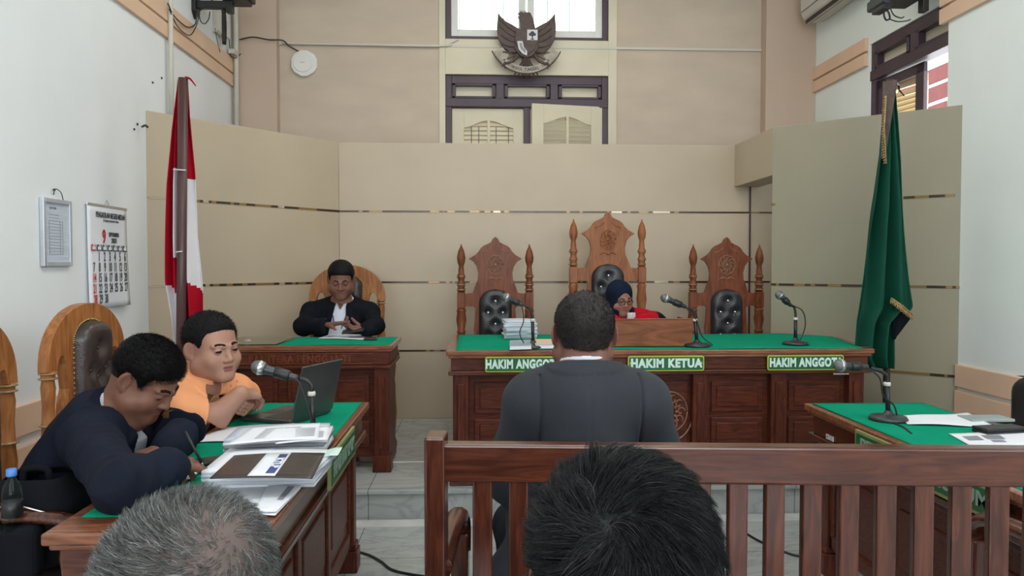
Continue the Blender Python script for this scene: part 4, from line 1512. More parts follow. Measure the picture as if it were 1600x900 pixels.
Yg = 4.40
t, bx0, fnf, Yq = flag('green_flag', 'dark green flag with gold fringe hanging beside the right wall panel', Yg,
     [(128, 1384), (180, 1381), (240, 1376), (300, 1367), (350, 1358), (420, 1349), (500, 1341), (560, 1340), (576, 1352)],
     [(128, 1397), (180, 1402), (250, 1409), (350, 1417), (440, 1424), (478, 1428), (484, 1425), (505, 1400), (530, 1396), (576, 1394)],
     ((1391, 124), (1386, 560)), None, 0, ['flaggreen'], lambda *a: 0, .020, yc=-.075)
fr_ = MB()
def gp(px, py, dy): 
    q = PY(px, py, Yg + dy); return (q.x - bx0, dy, q.z - PZL)
fr_.tube([gp(1384, 150, -.145), gp(1381, 200, -.145), gp(1384, 256, -.14)], .010, 6, flat=.5)
for k in range(26):
    y_ = 150 + k * 4.1
    x_ = 1384 - 3 * math.sin((y_ - 150) / 106 * PI)
    fr_.tube([gp(x_, y_, -.145), gp(x_ - 3 - (k % 3) * .4, y_ + 3, -.145)], .003, 4)
fr_.tube([gp(1393, 466, -.145), gp(1410, 478, -.145), gp(1426, 492, -.145)], .009, 6, flat=.5)
for k in range(20):
    u = k / 19
    fr_.tube([gp(1393 + 33 * u, 466 + 26 * u, -.145), gp(1391 + 33 * u + (k % 3), 474 + 26 * u, -.145)], .004, 4)
fr_.build('gold_fringe', 'fringe', t)
def lin_(u, v):
    q = PY(1395 + (30 - 26 * v) * u, 474 + 22 * u * (1 - v) + 56 * v, Yg - .09)
    return (q.x - bx0, -.09 + .01 * math.sin(u * 9), q.z - PZL)
MB().grid(lin_, 12, 12, thick=.003).build('dark_lining', 'darkcloth', t)
def top_(u, v):
    q = PY(1382 + 17 * u - 3 * v, 126 + 122 * v, Yg - .15)
    return (q.x - bx0 - .0, -.15 + .02 * math.cos(u * PI), q.z - PZL)
MB().grid(lambda u, v: top_(u * (1 - .70 * v), v), 10, 24, thick=.004).build('pole_sleeve', 'emblem', t)
MB().tube(catmull([gp(1397, 128, -.145), gp(1404, 133, -.02), (gp(1405, 140, -.02)), gp(1413, 150, -.02)], 6), .009, 6, r2=.003).build('tie_string', 'black', t)


# ------------------------------------------------------------------ microphones
def mic(label, Y, base, zb, elbow, bend, tail, head, cable=None, s=1.0, base_r=.075):
    """px positions in the plane Y. base sits at height zb."""
    B = PZ(*base, zb)
    Y = B.y
    def q(p): 
        v = PY(p[0], p[1], Y); return Vector((v.x - B.x, 0, v.z - zb))
    t = thing('desk_microphone', label, 'microphone', (B.x, B.y, zb))
    MB().lathe([(base_r, 0), (base_r, .008), (base_r * .92, .016), (base_r * .35, .022), (.016, .032), (.014, .04)], (0, 0, 0), 24).build('round_base', 'dgrey', t)
    e = q(elbow)
    MB().tube([(0, 0, .02), tuple(e)], .010, 10).build('stem', 'black', t)
    MB().lathe([(.012, -.008), (.0145, -.004), (.0145, .004), (.012, .008)], tuple(e), 12).build('stem_collar', 'offwhite', t)
    b, tl, hd = q(bend), q(tail), q(head)
    MB().tube(catmull([tuple(e), tuple(e + Vector((0, 0, .03))), tuple(b), tuple(tl * .6 + b * .4)], 8), .0075, 8).build('gooseneck', 'black', t)
    d = (hd - tl).normalized()
    L = (hd - tl).length
    mb = MB()
    mb.T = Matrix.Translation(tl) @ d.to_track_quat('Z', 'Y').to_matrix().to_4x4()
    mb.lathe([(.010 * s, -.01), (.012 * s, 0), (.014 * s, L * .4), (.017 * s, L * .72), (.021 * s, L * .80)], n=14)
    bd = mb.build('mic_body', 'dgrey', t)
    mg = MB(); mg.T = mb.T
    mg.sphere((0, 0, L * .93), .026 * s, 12, 0, (1, 1, 1.1))
    mg.build('mic_grille', 'grey', t)
    mg = MB(); mg.T = mb.T
    mg.lathe([(.022 * s, L * .79), (.0275 * s, L * .90), (.0275 * s, L * .93), (.024 * s, L * .94)], n=14)
    mg.build('grille_ring', 'silver', t)
    mg = MB(); mg.T = mb.T
    mg.lathe([(.016 * s, L * .15), (.019 * s, L * .18), (.021 * s, L * .5), (.0185 * s, L * .53)], n=12)
    mg.build('mic_clip', 'black', t)
    if cable:
        pts = [tuple(tl)] + [tuple(q(c)) if len(c) == 2 else c for c in cable]
        pts = [(x, y - .012, max(z, .008)) for x, y, z in pts]
        MB().tube(catmull(pts, 8), .0035, 6).build('cable', 'black', t)
    return t


ZB = BT + .006
mic('microphone on the bench left end beside the paper stack, pointing left', 4.5, (833, 543), ZB, (832, 500), (826, 480), (815, 476), (789, 464), [(818, 500), (812, 520), (820, 537), (834, 541)], 1.0)
mic('microphone on the bench just right of the wooden box, pointing left', 4.5, (1089, 541), ZB, (1086, 500), (1081, 484), (1070, 479), (1037, 465), [(1087, 500), (1096, 525), (1112, 539), (1100, 543)], 1.0)
mic('microphone on the right end of the bench, far from the papers', 4.6, (1243, 538), ZB, (1243, 498), (1241, 480), (1234, 476), (1217, 460), [(1252, 485), (1257, 505), (1252, 525), (1245, 536)], 1.0)
TZ = TH + .006
mic('grey microphone on the left table beside the open laptop', 2.8, (490, 688), TZ, (487, 615), (478, 594), (462, 590), (400, 573), [(470, 600), (484, 640), (492, 680)], 1.0)
mic('microphone standing on the right table, pointing left over its edge', 2.9, (1388, 656), TZ, (1386, 600), (1376, 580), (1352, 573), (1310, 571), [(1372, 590), (1378, 618), (1394, 632), (1400, 655)], 1.0)
tag(MB().tube(catmull([PZ(1398, 662, TZ), PZ(1412, 668, TZ), PZ(1424, 677, TZ)], 6), .004, 6).build('loose_cable', 'black'), 'short black cable end on the green felt of the right table', 'cable')


# ------------------------------------------------------------------ papers, books, laptop
def sheet_grid(corners, z, curl=0.0, lift=None, seed=0):
    """corners px: near-left, near-right, far-right, far-left on plane z"""
    A = [PZ(px, py, z) for px, py in corners]
    def fn(u, v):
        p = (A[0] * (1 - u) + A[1] * u) * (1 - v) + (A[3] * (1 - u) + A[2] * u) * v
        h = curl * (math.sin(PI * u + seed) ** 2 * .5 + (u * v) ** 2) + .0006
        return (p.x, p.y, z + h)
    return fn


def sheet(name, label, corners, z, m='paper', curl=.004, cat='paper', prints=None, seed=0, thick=.0012, parent=None, group=None):
    fn = sheet_grid(corners, z, curl, seed=seed)
    cx = Vector(fn(.5, .5))
    mb = MB(); mb.T = Matrix.Translation((-cx.x, -cx.y, -z))
    mb.grid(fn, 14, 10, thick=-thick)
    t = thing(name, label, cat, (cx.x, cx.y, z), 0, group) if parent is None else parent
    loc = None if parent is None else (cx.x - parent.location.x, cx.y - parent.location.y, z - parent.location.z)
    o = mb.build('sheet', m, t, loc=loc)
    if prints:
        pm = MB(); pm.T = mb.T
        for (u0, u1, v0, v1) in prints:
            q = [fn(u0, v0), fn(u1, v0), fn(u1, v1), fn(u0, v1)]
            pm.add([(x, y, zz + thick + .0012) for x, y, zz in q], [(0, 1, 2, 3)])
        pm.build('printing', 'print', o)
    return t, o


def text_lines(u0, u1, v0, v1, n):
    return [(u0, u1 - (.3 if k == n - 1 else 0) * (u1 - u0), v0 + (v1 - v0) * k / n, v0 + (v1 - v0) * (k + .35) / n) for k in range(n)]


def stack(name, label, corners, z0, n, dz, m='paper', jit=3, seed=1, cat='documents', colours=None, curl=.002):
    rr = random.Random(seed)
    A = PZ(*corners[0], z0)
    t = thing(name, label, cat, (A.x, A.y, z0))
    for k in range(n):
        c = [(x + rr.uniform(-jit, jit), y + rr.uniform(-jit * .3, jit * .3)) for x, y in corners]
        # keep the footprint: project the corners on the base plane, then lift
        P4 = [PZ(px, py, z0) for px, py in c]
        zz = z0 + k * dz
        mb = MB()
        def fn(u, v):
            p = (P4[0] * (1 - u) + P4[1] * u) * (1 - v) + (P4[3] * (1 - u) + P4[2] * u) * v
            return (p.x - A.x, p.y - A.y, zz - z0 + curl * math.sin(PI * u) * (k / n) + .0005)
        mb.grid(fn, 10, 6, thick=-dz * .92)
        mb.build('document_bundle', (colours[k % len(colours)] if colours else m), t, bevel=0)
    return t


# papers on the bench
stack('document_stack', 'tall stack of white and blue-grey case files on the bench left end', [(789, 530), (839, 530), (835, 524), (785, 524)], ZB, 9, .0125, jit=2.5, seed=4, colours=['paper2', 'paper', 'paper2', 'paper2'], curl=.004)
for k, (pc, lab) in enumerate((([(796, 547), (831, 546), (829, 538), (797, 539)], 'small pale booklet lying on the bench before the tall files'), ([(836, 545), (872, 545), (870, 537), (836, 537)], 'small booklet with a pinkish cover beside the suited man\'s ear'))):
    P4 = [PZ(px, py, ZB) for px, py in pc]
    t = thing('booklet', lab, 'book', tuple(P4[0]))
    def slab4(z0, z1, s=0.0):
        c = sum(P4, Vector()) / 4
        q = [p + (c - p) * s for p in P4]
        return [(p.x - P4[0].x, p.y - P4[0].y, z0) for p in q] + [(p.x - P4[0].x, p.y - P4[0].y, z1) for p in q]
    FS = [(3, 2, 1, 0), (4, 5, 6, 7), (0, 1, 5, 4), (1, 2, 6, 5), (2, 3, 7, 6), (3, 0, 4, 7)]
    MB().add(slab4(.003, .024, .04), FS).build('pages', 'paper', t)
    m_ = 'plastic' if k == 0 else 'extwhite'
    MB().add(slab4(0, .003), FS).build('back_cover', 'plastic', t)
    MB().add(slab4(.024, .028), FS).build('front_cover', m_ if k == 0 else M['peach'], t)

# wooden box on the bench
p = PZ(958, 543, ZB); q = PZ(1082, 541, ZB)
t = thing('wooden_box', 'low reddish wooden box on the bench in front of the judge', 'box', ((p.x + q.x) / 2, q.y + .0, ZB))
w = (q.x - p.x) / 2 + .04
h = .155
MB().box(-w - .04, w - .04, 0, .016, 0, h).build('front_board', 'wood_box', t, bevel=.003)
MB().box(-w - .04, w - .04, -.004, .024, h, h + .006).build('top_edge', 'wood_edge', t, bevel=.002)
for xx in (-w - .04, w - .056): MB().box(xx, xx + .016, .016, .28, 0, h).build('side_board', 'wood_box', t, bevel=.003)
MB().box(-w - .024, w - .056, .016, .28, 0, .012).build('bottom_board', 'wood_box', t, bevel=.003)

# clerk desk papers and phone
CZ = PZL + DH + .006
sheet('open_papers', 'open white papers on the clerk desk below the phone', [(497, 529), (578, 531), (573, 524), (515, 523)], CZ, curl=.006, seed=.4, prints=text_lines(.1, .9, .2, .8, 6))
p = PZ(579, 530, CZ)
t = thing('mobile_phone', 'black phone lying on the clerk desk near its right corner', 'phone', (p.x, p.y, CZ), .1)
MB().box(-.04, .04, -.06, .06, 0, .010).build('phone_body', 'black', t, bevel=.004)
MB().box(-.035, .035, -.052, .052, .0098, .0108).build('screen', 'dgrey', t)
tag(MB().sphere(tuple(PZ(387, 532, CZ)), .012, 8, 0, (2, 1, .5)).build('glass_clip', 'silver'), 'small silver clip on the glass plate of the clerk desk', 'clip')

# left table
def laptop():
    H0, H1 = PZ(454, 664, TZ), PZ(513, 645, TZ)
    d = (H1 - H0); L = d.length * 1.08
    ang = math.atan2(d.y, d.x)
    t = thing('laptop', 'open dark grey laptop on the left table facing the seated men', 'laptop', tuple(H0), ang)
    # base extends to the left of the hinge (local +y)
    D = .235
    MB().box(0, L, 0, D, 0.0, .016).build('base', 'laptop', t, bevel=.004)
    MB().box(.02, L - .02, .03, D * .6, .0158, .0172).build('keyboard', 'black', t)
    MB().box(L * .35, L * .62, D * .66, D * .92, .0158, .0168).build('touchpad', 'dgrey', t)
    mb = MB(); 
    lid = MB(); lid.T = Matrix.Translation((0, 0, .016)) @ Matrix.Rotation(math.radians(14), 4, 'X')
    lid.box(0, L, -.008, 0, 0, .225)
    ld = lid.build('lid', 'laptop', t, bevel=.003)
    sc = MB(); sc.T = lid.T
    sc.box(.012, L - .012, -.0002, .0012, .015, .213)
    sc.build('screen', 'black', ld)
    return t


laptop()

sheet('loose_paper', 'large white sheet by the orange-shirted man\'s elbow', [(293, 692), (400, 690), (460, 664), (350, 668)], TZ, curl=.006, seed=.2)
stack('document_stack', 'stack of grey and white case files in the middle of the left table', [(352, 722), (508, 716), (520, 692), (372, 698)], TZ, 7, .010, jit=4, seed=9, colours=['paper2', 'paper2', 'paper', 'paper2', 'print', 'paper'], curl=.006)
t, o = sheet('loose_paper', 'printed white pages lying on top of the middle files', [(354, 695), (497, 686), (500, 664), (395, 668)], TZ + .076, curl=.006, prints=text_lines(.25, .95, .2, .85, 7))
t, o = sheet('loose_paper', 'narrow white page sticking out behind the printed pages', [(430, 694), (512, 687), (514, 668), (450, 670)], TZ + .072, curl=.003, prints=text_lines(.3, .9, .2, .8, 5))
# front folder stack with dark covers
stack('document_stack', 'front stack of files under the dark folder on the left table', [(318, 764), (490, 762), (522, 728), (362, 724)], TZ, 5, .010, jit=4, seed=12, colours=['paper', 'paper2', 'paper', 'paper2', 'paper'], curl=.004)
def folder():
    z = TZ + .054
    cs = [(328, 752), (488, 752), (508, 712), (366, 716)]
    A = [PZ(px, py, z) for px, py in cs]
    o0 = A[0]
    t = thing('folder', 'dark brown folder with a white KTLP label on the front file stack', 'folder', tuple(o0))
    def fn(u, v):
        p = (A[0] * (1 - u) + A[1] * u) * (1 - v) + (A[3] * (1 - u) + A[2] * u) * v
        return (p.x - o0.x, p.y - o0.y, .006 + .004 * math.sin(PI * u))
    cv = MB().grid(fn, 16, 8, thick=-.003)
    cov = cv.build('cover', [M['leather_br']], t)
    def f2(u, v):
        x, y, zz = fn(.36 + .27 * u, .02 + .96 * v); return (x, y, zz + .0035)
    lb = MB().grid(f2, 6, 4, thick=-.0008).build('label_strip', 'paper', cov)
    def f3(u, v):
        x, y, zz = fn(.52 + .09 * u, .10 + .80 * v); return (x, y, zz + .0048)
    MB().grid(f3, 6, 4).build('label_band', 'inkblue', lb) if False else None
    mb = MB().grid(f3, 6, 4, thick=-.0004).build('label_band', 'inkblue', cov)
    # letters on the band, reading along the table
    a = Vector(fn(.565, .02)); b = Vector(fn(.565, .98)); c = Vector(fn(.52, .5)); e = Vector(fn(.61, .5))
    dx = (a - b).normalized(); dx = (b - a).normalized() * -1
    ex = (a - b).normalized(); ey = (e - c); ey = (ey - ex * ey.dot(ex)).normalized()
    mid = (a + b) / 2 + Vector((0, 0, .0068))
    if ex.cross(ey).z < 0: ey = -ey
    R = Matrix((ex, ey, ex.cross(ey))).transposed().to_4x4()
    # text() lays letters in XZ facing -Y; bring it back to XY facing +Z
    T = Matrix.Translation(mid) @ R @ Matrix.Rotation(-PI / 2, 4, 'X')
    MB().text('KTLP', .030, 0, .0003, sx=1.6, bold=.0012, T=T).build('lettering', 'paper', cov)
    return t


folder()
sheet('loose_paper', 'white printed page at the front edge of the left table', [(300, 800), (430, 806), (470, 765), (330, 757)], TZ, curl=.003, prints=text_lines(.1, .75, .15, .5, 4) + [(.70, .80, .62, .80)])
sheet('loose_paper', 'white page with a black printed heading beside the felt edge', [(395, 802), (432, 800), (473, 760), (420, 757)], TZ + .006, curl=.002, prints=[(.62, .82, .40, .92)])
t, o = sheet('note_pad', 'open white notepad under the navy-jacketed man\'s hands', [(222, 768), (300, 748), (333, 722), (262, 730)], TZ + .004, curl=.010, seed=.3, cat='notepad', prints=text_lines(.3, .8, .3, .7, 4), thick=.006)
p = PZ(318, 723, TZ + .02)
t = thing('phone_case', 'dark phone case lying by the notepad on the left table', 'phone', (p.x, p.y + .02, TZ + .012), .6)
MB().box(-.07, .07, -.035, .035, 0, .012).build('case', 'black', t, bevel=.004)
MB().box(-.062, .062, -.028, .028, .0118, .013).build('screen', 'dgrey', t)
# green file corner sticking out
sheet('green_file', 'pale green paper file corner sticking out above the side sign', [(503, 716), (528, 712), (535, 702), (515, 702)], TZ + .05, m='signtext', curl=.006, cat='file')

# right table
sheet('loose_paper', 'white sheet on the right table behind the black wallet', [(1418, 664), (1558, 668), (1512, 650), (1404, 651)], TZ, curl=.012, seed=.6)
sheet('loose_paper', 'white sheet with grey pictures on the right table', [(1520, 699), (1640, 701), (1600, 676), (1482, 678)], TZ, curl=.004, prints=[(.1, .3, .45, .75), (.36, .6, .5, .78), (.38, .55, .3, .45)])
p = PZ(1562, 676, TZ)
t = thing('wallet', 'black wallet on the right table between the two sheets', 'wallet', (p.x, p.y, TZ), .15)
MB().box(-.09, .09, -.04, .04, .013, .024).build('upper_half', 'black', t, bevel=.005)
MB().box(-.09, .09, -.04, .04, .001, .013).build('lower_half', 'black', t, bevel=.005)
tag(MB().box(-.09, .09, -.05, .05, 0, .012).build('plastic_file', 'plastic', loc=tuple(PZ(1540, 656, TZ)), bevel=.003), 'clear plastic file at the wall side of the right table', 'file')

# ------------------------------------------------------------------ bag with bottle on the near left chair, cables on the floor
t = thing('backpack', 'black backpack on the near left arched chair', 'bag', (-1.32, 2.33, .49))
def bagf(u, v):
    a = 2 * PI * u
    zz = v
    r = (math.sin(min(1, v * 1.15) * PI * .5) ** .3) * (1 - max(0, v - .8) * 2.2)
    c, s_ = math.cos(a), math.sin(a)
    e = 4
    k = (abs(c) ** e + abs(s_) ** e) ** (-1 / e)
    return (.15 * c * k * r, .13 * s_ * k * r + .01 * math.sin(9 * v), .28 * zz)
MB().grid(bagf, 40, 24).build('bag_body', 'darkcloth', t)
MB().tube(catmull([(-.04, -.02, .26), (-.03, -.02, .30), (.03, -.02, .30), (.04, -.02, .26)], 6), .01, 8).build('handle', 'darkcloth', t)
mb = MB().box(-.09, .09, -.19, -.13, .03, .18)
mb.build('front_pocket', 'darkcloth', t, bevel=.02, seg=3)
MB().tube(catmull([(-.10, -.13, .20), (0, -.145, .23), (.10, -.13, .20)], 6), .003, 5).build('zip', 'silver', t)
p = PY(18, 740, 2.165)
t = thing('water_bottle', 'small clear bottle with blue cap in the front pocket of the black backpack', 'bottle', (p.x, 2.165, p.z - .165))
t.scale = (.8, .8, .8)
MB().lathe([(.03, 0), (.032, .01), (.032, .13), (.028, .16), (.013, .19), (.013, .20)], n=16).build('bottle_body', 'glass', t)
MB().lathe([(.031, .055), (.0335, .056), (.0335, .11), (.031, .111)], n=16).build('bottle_label', 'black', t)
MB().lathe([(.016, .198), (.017, .20), (.017, .222), (.014, .224)], n=16).build('bottle_cap', mat('blue_cap', (.08, .25, .65), .4), t)

tubes('floor_cable', 'black', [PZ(560, 862, .006), PZ(578, 868, .006), PZ(596, 878, .006), PZ(612, 890, .006), PZ(640, 897, .006), PZ(690, 905, .006), PZ(760, 925, .006)], .006, 'black cable lying on the marble floor beside the left table', 'cable')
tubes('floor_cable', 'black', [PZ(1150, 822, .006), PZ(1180, 842, .006), PZ(1215, 858, .006), PZ(1245, 868, .006), PZ(1280, 870, .006)], .006, 'black cable on the floor seen through the bench slats', 'cable')

# ------------------------------------------------------------------ people: implicit bodies turned into meshes
def V3(*a): return np.array(a, dtype=np.float64)
def unit(v): v = np.asarray(v, float); return v / (np.linalg.norm(v) + 1e-12)
def at(px, py, Y): p = PY(px, py, Y); return V3(p.x, p.y, p.z)
def atz(px, py, z): p = PZ(px, py, z); return V3(p.x, p.y, p.z)


class Field:
    def __init__(self): self.ops = []; self.post = None
    def cap(self, a, b, ra, rb, k=.02, sq=None, sub=False):
        """tapered capsule; sq=(direction, factor) flattens the section along a direction"""
        a, b = np.asarray(a, float), np.asarray(b, float)
        c = (a + b) / 2; R = np.linalg.norm(b - a) / 2 + max(ra, rb) * (max(1, sq[1]) if sq else 1)
        self.ops.append(('cap', a, b, ra, rb, k, (unit(sq[0]), sq[1]) if sq else None, sub, c, R)); return self
    def ell(self, c, r, R=None, k=.02, sub=False):
        c = np.asarray(c, float)
        self.ops.append(('ell', c, np.asarray(r, float), (np.eye(3) if R is None else R), 0, k, None, sub, c, max(r))); return self
    def _one(self, op, P):
        if op[0] == 'cap':
            a, b, ra, rb, sq = op[1], op[2], op[3], op[4], op[6]
            ba = b - a
            pa = P - a
            h = np.clip(pa @ ba / (ba @ ba + 1e-12), 0, 1)
            q = pa - h[:, None] * ba
            if sq is not None:
                n, f = sq
                t = q @ n
                q = q + ((1 / f - 1) * t)[:, None] * n
                d = np.sqrt((q * q).sum(1)) - (ra + (rb - ra) * h)
                return d * min(1, f)
            return np.sqrt((q * q).sum(1)) - (ra + (rb - ra) * h)
        c, r, R = op[1], op[2], op[3]
        q = (P - c) @ R
        k0 = np.sqrt(((q / r) ** 2).sum(1)); k1 = np.sqrt(((q / (r * r)) ** 2).sum(1)) + 1e-9
        return np.where(k0 < 1e-3, -r.min(), k0 * (k0 - 1) / k1)
    def ev(self, P, ops=None):
        d = np.full(len(P), 10.0)
        for op in (self.ops if ops is None else ops):
            e = self._one(op, P); k = op[5]
            if op[7]:
                e = -e; h = np.maximum(k - np.abs(d - e), 0) / k; d = np.maximum(d, e) + h * h * k * .25
            else:
                h = np.maximum(k - np.abs(d - e), 0) / k; d = np.minimum(d, e) - h * h * k * .25
        if self.post is not None: d = self.post(P, d)
        return d
    def bounds(self, pad=.03):
        lo = np.min([o[8] - o[9] for o in self.ops if not o[7]], axis=0) - pad
        hi = np.max([o[8] + o[9] for o in self.ops if not o[7]], axis=0) + pad
        return lo, hi


def polygonise(field, vox, lo=None, hi=None):
    l, h = field.bounds()
    lo = l if lo is None else np.maximum(l, lo); hi = h if hi is None else np.minimum(h, hi)
    B = 16
    nb_ = np.ceil((hi - lo) / (vox * B)).astype(int)
    N = nb_ * B + 4
    bi = np.stack(np.meshgrid(*[np.arange(n) for n in nb_], indexing='ij'), -1).reshape(-1, 3)
    cen = lo + (bi + .5) * B * vox
    Rb = B * vox * .5 * math.sqrt(3)
    dc = field.ev(cen)
    keep = bi[np.abs(dc) < Rb * 1.35 + .012]
    g = np.stack(np.meshgrid(*[np.arange(B + 1)] * 3, indexing='ij'), -1).reshape(-1, 3)
    corners = [(0, 0, 0), (1, 0, 0), (0, 1, 0), (1, 1, 0), (0, 0, 1), (1, 0, 1), (0, 1, 1), (1, 1, 1)]
    edges = [(0, 1), (2, 3), (4, 5), (6, 7), (0, 2), (1, 3), (4, 6), (5, 7), (0, 4), (1, 5), (2, 6), (3, 7)]
    CO = np.array(corners, float)
    ids, pos, quads = [], [], []
    key = lambda I: (I[:, 0] + 1) + (I[:, 1] + 1) * N[0] + (I[:, 2] + 1) * N[0] * N[1]
    for b in keep:
        base = b * B
        P = lo + (g + base) * vox
        c = lo + (base + B / 2) * vox
        near = []
        for op in field.ops:
            dist = np.linalg.norm(op[8] - c) - op[9]
            if dist < Rb + .10: near.append(op)
        if not near: continue
        v = field.ev(P, near).reshape(B + 1, B + 1, B + 1)
        s = v < 0
        if s.all() or not s.any(): continue
        cv = np.stack([v[x:x + B, y:y + B, z:z + B] for x, y, z in corners], -1)
        cnt = (cv < 0).sum(-1)
        m = (cnt > 0) & (cnt < 8)
        I = np.argwhere(m)
        if len(I):
            q = cv[m]
            acc = np.zeros((len(I), 3)); n = np.zeros(len(I))
            for a_, b_ in edges:
                x, y = q[:, a_], q[:, b_]
                cr = (x < 0) != (y < 0)
                t = np.where(cr, x / np.where(cr, x - y, 1), 0)
                acc += np.where(cr[:, None], CO[a_] + t[:, None] * (CO[b_] - CO[a_]), 0); n += cr
            pos.append(lo + (I + base + acc / n[:, None]) * vox)
            ids.append(key(I + base))
        for ax in range(3):
            sl0 = [slice(0, B)] * 3; sl1 = [slice(0, B)] * 3; sl1[ax] = slice(1, B + 1)
            a_, b_ = s[tuple(sl0)], s[tuple(sl1)]
            E = np.argwhere(a_ != b_)
            if len(E):
                fwd = a_[a_ != b_]
                quads.append(np.concatenate([E + base, np.full((len(E), 1), ax), fwd[:, None].astype(int)], 1))
    ids = np.concatenate(ids); pos = np.concatenate(pos); quads = np.concatenate(quads)
    o = np.argsort(ids); ids, pos = ids[o], pos[o]
    F = []
    for ax in range(3):
        q = quads[quads[:, 3] == ax]
        if not len(q): continue
        u, w = (ax + 1) % 3, (ax + 2) % 3
        cs = []
        for du, dw in ((0, 0), (-1, 0), (-1, -1), (0, -1)):
            I = q[:, :3].copy(); I[:, u] += du; I[:, w] += dw
            k = key(I); j = np.searchsorted(ids, k); j = np.clip(j, 0, len(ids) - 1)
            j = np.where(ids[j] == k, j, -1); cs.append(j)
        f = np.stack(cs, 1)
        ok = (f >= 0).all(1)
        f, fw = f[ok], q[ok, 4]
        f[fw == 0] = f[fw == 0][:, ::-1]
        F.append(f)
    return pos, np.concatenate(F)


def np_mesh(name, pos, F, mats, parent, mat_fn=None, origin=(0, 0, 0), smooth=True):
    me = bpy.data.meshes.new(name)
    pos = pos - np.asarray(origin)
    n = F.shape[1]
    me.vertices.add(len(pos)); me.vertices.foreach_set('co', pos.astype(np.float32).ravel())
    me.loops.add(F.size); me.loops.foreach_set('vertex_index', F.astype(np.int32).ravel())
    me.polygons.add(len(F))
    me.polygons.foreach_set('loop_start', (np.arange(len(F)) * n).astype(np.int32))
    me.polygons.foreach_set('loop_total', np.full(len(F), n, np.int32))
    for m in (mats if isinstance(mats, list) else [mats]): me.materials.append(M[m] if isinstance(m, str) else m)
    me.update(calc_edges=True)
    if mat_fn is not None:
        cen = pos[F].mean(1) + np.asarray(origin)
        me.polygons.foreach_set('material_index', mat_fn(cen).astype(np.int32))
    me.polygons.foreach_set('use_smooth', np.full(len(F), smooth))
    me.validate()
    o = bpy.data.objects.new(name, me)
    C.objects.link(o)
    o.parent = parent
    return o


def skin_mat(name, col):
    m = mat(name, col, 0.5, var=.08, scale=14, bump=.12, bscale=220, spec=.35)
    b = m.node_tree.nodes['Principled BSDF']
    b.inputs['Subsurface Weight'].default_value = 0.08
    b.inputs['Subsurface Radius'].default_value = (.01, .004, .002)
    return m


def hair_mat(name, col, rough=.55, spec=.28):
    return mat(name, col, rough, var=.35, scale=60, bump=.5, bscale=260, spec=spec)


M['skin_a'] = skin_mat('brown_skin', (0.20, 0.088, 0.060))
M['skin_b'] = skin_mat('tan_skin', (0.35, 0.175, 0.12))
M['skin_c'] = skin_mat('dark_brown_skin', (0.18, 0.080, 0.056))
M['skin_d'] = skin_mat('light_tan_skin', (0.40, 0.21, 0.15))
M['lips'] = mat('lips', (0.20, 0.070, 0.055), .45)
M['lips_b'] = mat('lips_lighter', (0.28, 0.095, 0.085), .45)
M['eye'] = mat('dark_eye', (0.012, 0.009, 0.008), .2)
M['brow'] = mat('eyebrow_hair', (0.018, 0.011, 0.009), .9, spec=.08)
M['hair'] = hair_mat('black_hair', (0.005, 0.0045, 0.005), .6, .16)
M['hair_soft'] = hair_mat('black_hair_cool', (0.009, 0.011, 0.012), .5, .3)
M['hair_brown'] = hair_mat('faded_black_hair', (0.022, 0.017, 0.016), .6, .3)
M['hair_g1'] = hair_mat('grey_hair', (0.12, 0.125, 0.118), .6)
M['hair_g2'] = hair_mat('dark_grey_hair', (0.055, 0.055, 0.055), .6)
M['hair_g3'] = hair_mat('light_grey_hair', (0.26, 0.28, 0.27), .6)
M['suit_grey'] = mat('charcoal_suit_cloth', (0.030, 0.033, 0.040), .85, spec=.2, var=.15, scale=5, bump=.35, bscale=500, sheen=.04)
M['suit_navy'] = mat('navy_jacket_cloth', (0.008, 0.011, 0.022), .9, spec=.15, var=.2, scale=5, bump=.3, bscale=400)
M['suit_black'] = mat('black_jacket_cloth', (0.0065, 0.0075, 0.012), .9, spec=.12, var=.2, scale=5, bump=.3, bscale=400)
M['trouser'] = mat('dark_trouser_cloth', (0.012, 0.013, 0.016), .9, spec=.15, bump=.2, bscale=400)
M['shirt_white'] = mat('white_shirt_cloth', (0.62, 0.65, 0.72), .8, var=.04, bump=.2, bscale=300)
M['orange'] = mat('orange_shirt_cloth', (0.86, 0.36, 0.16), .8, var=.05, scale=8, bump=.2, bscale=350)
def dotted(m):
    nt = m.node_tree; b = nt.nodes['Principled BSDF']
    src = b.inputs['Base Color'].links[0].from_socket
    tc = nt.nodes.new('ShaderNodeTexCoord')
    vo = nt.nodes.new('ShaderNodeTexVoronoi'); vo.inputs['Scale'].default_value = 17
    nt.links.new(tc.outputs['Object'], vo.inputs['Vector'])
    cmp_ = nt.nodes.new('ShaderNodeMath'); cmp_.operation = 'LESS_THAN'; cmp_.inputs[1].default_value = .11
    nt.links.new(vo.outputs['Distance'], cmp_.inputs[0])
    mx = nt.nodes.new('ShaderNodeMixRGB'); mx.inputs[2].default_value = (.45, .10, .05, 1)
    sc = nt.nodes.new('ShaderNodeMath'); sc.operation = 'MULTIPLY'; sc.inputs[1].default_value = .6
    nt.links.new(cmp_.outputs[0], sc.inputs[0]); nt.links.new(sc.outputs[0], mx.inputs[0])
    nt.links.new(src, mx.inputs[1]); nt.links.new(mx.outputs[0], b.inputs['Base Color'])


dotted(M['orange'])
M['robe_red'] = mat('red_robe_cloth', (0.46, 0.004, 0.020), .85, spec=.15, var=.12, scale=6)
M['hijab'] = mat('dark_navy_veil_cloth', (0.006, 0.012, 0.030), .85, spec=.15, var=.2, scale=6)
M['shoe'] = mat('black_shoe_leather', (0.01, 0.01, 0.01), .3)


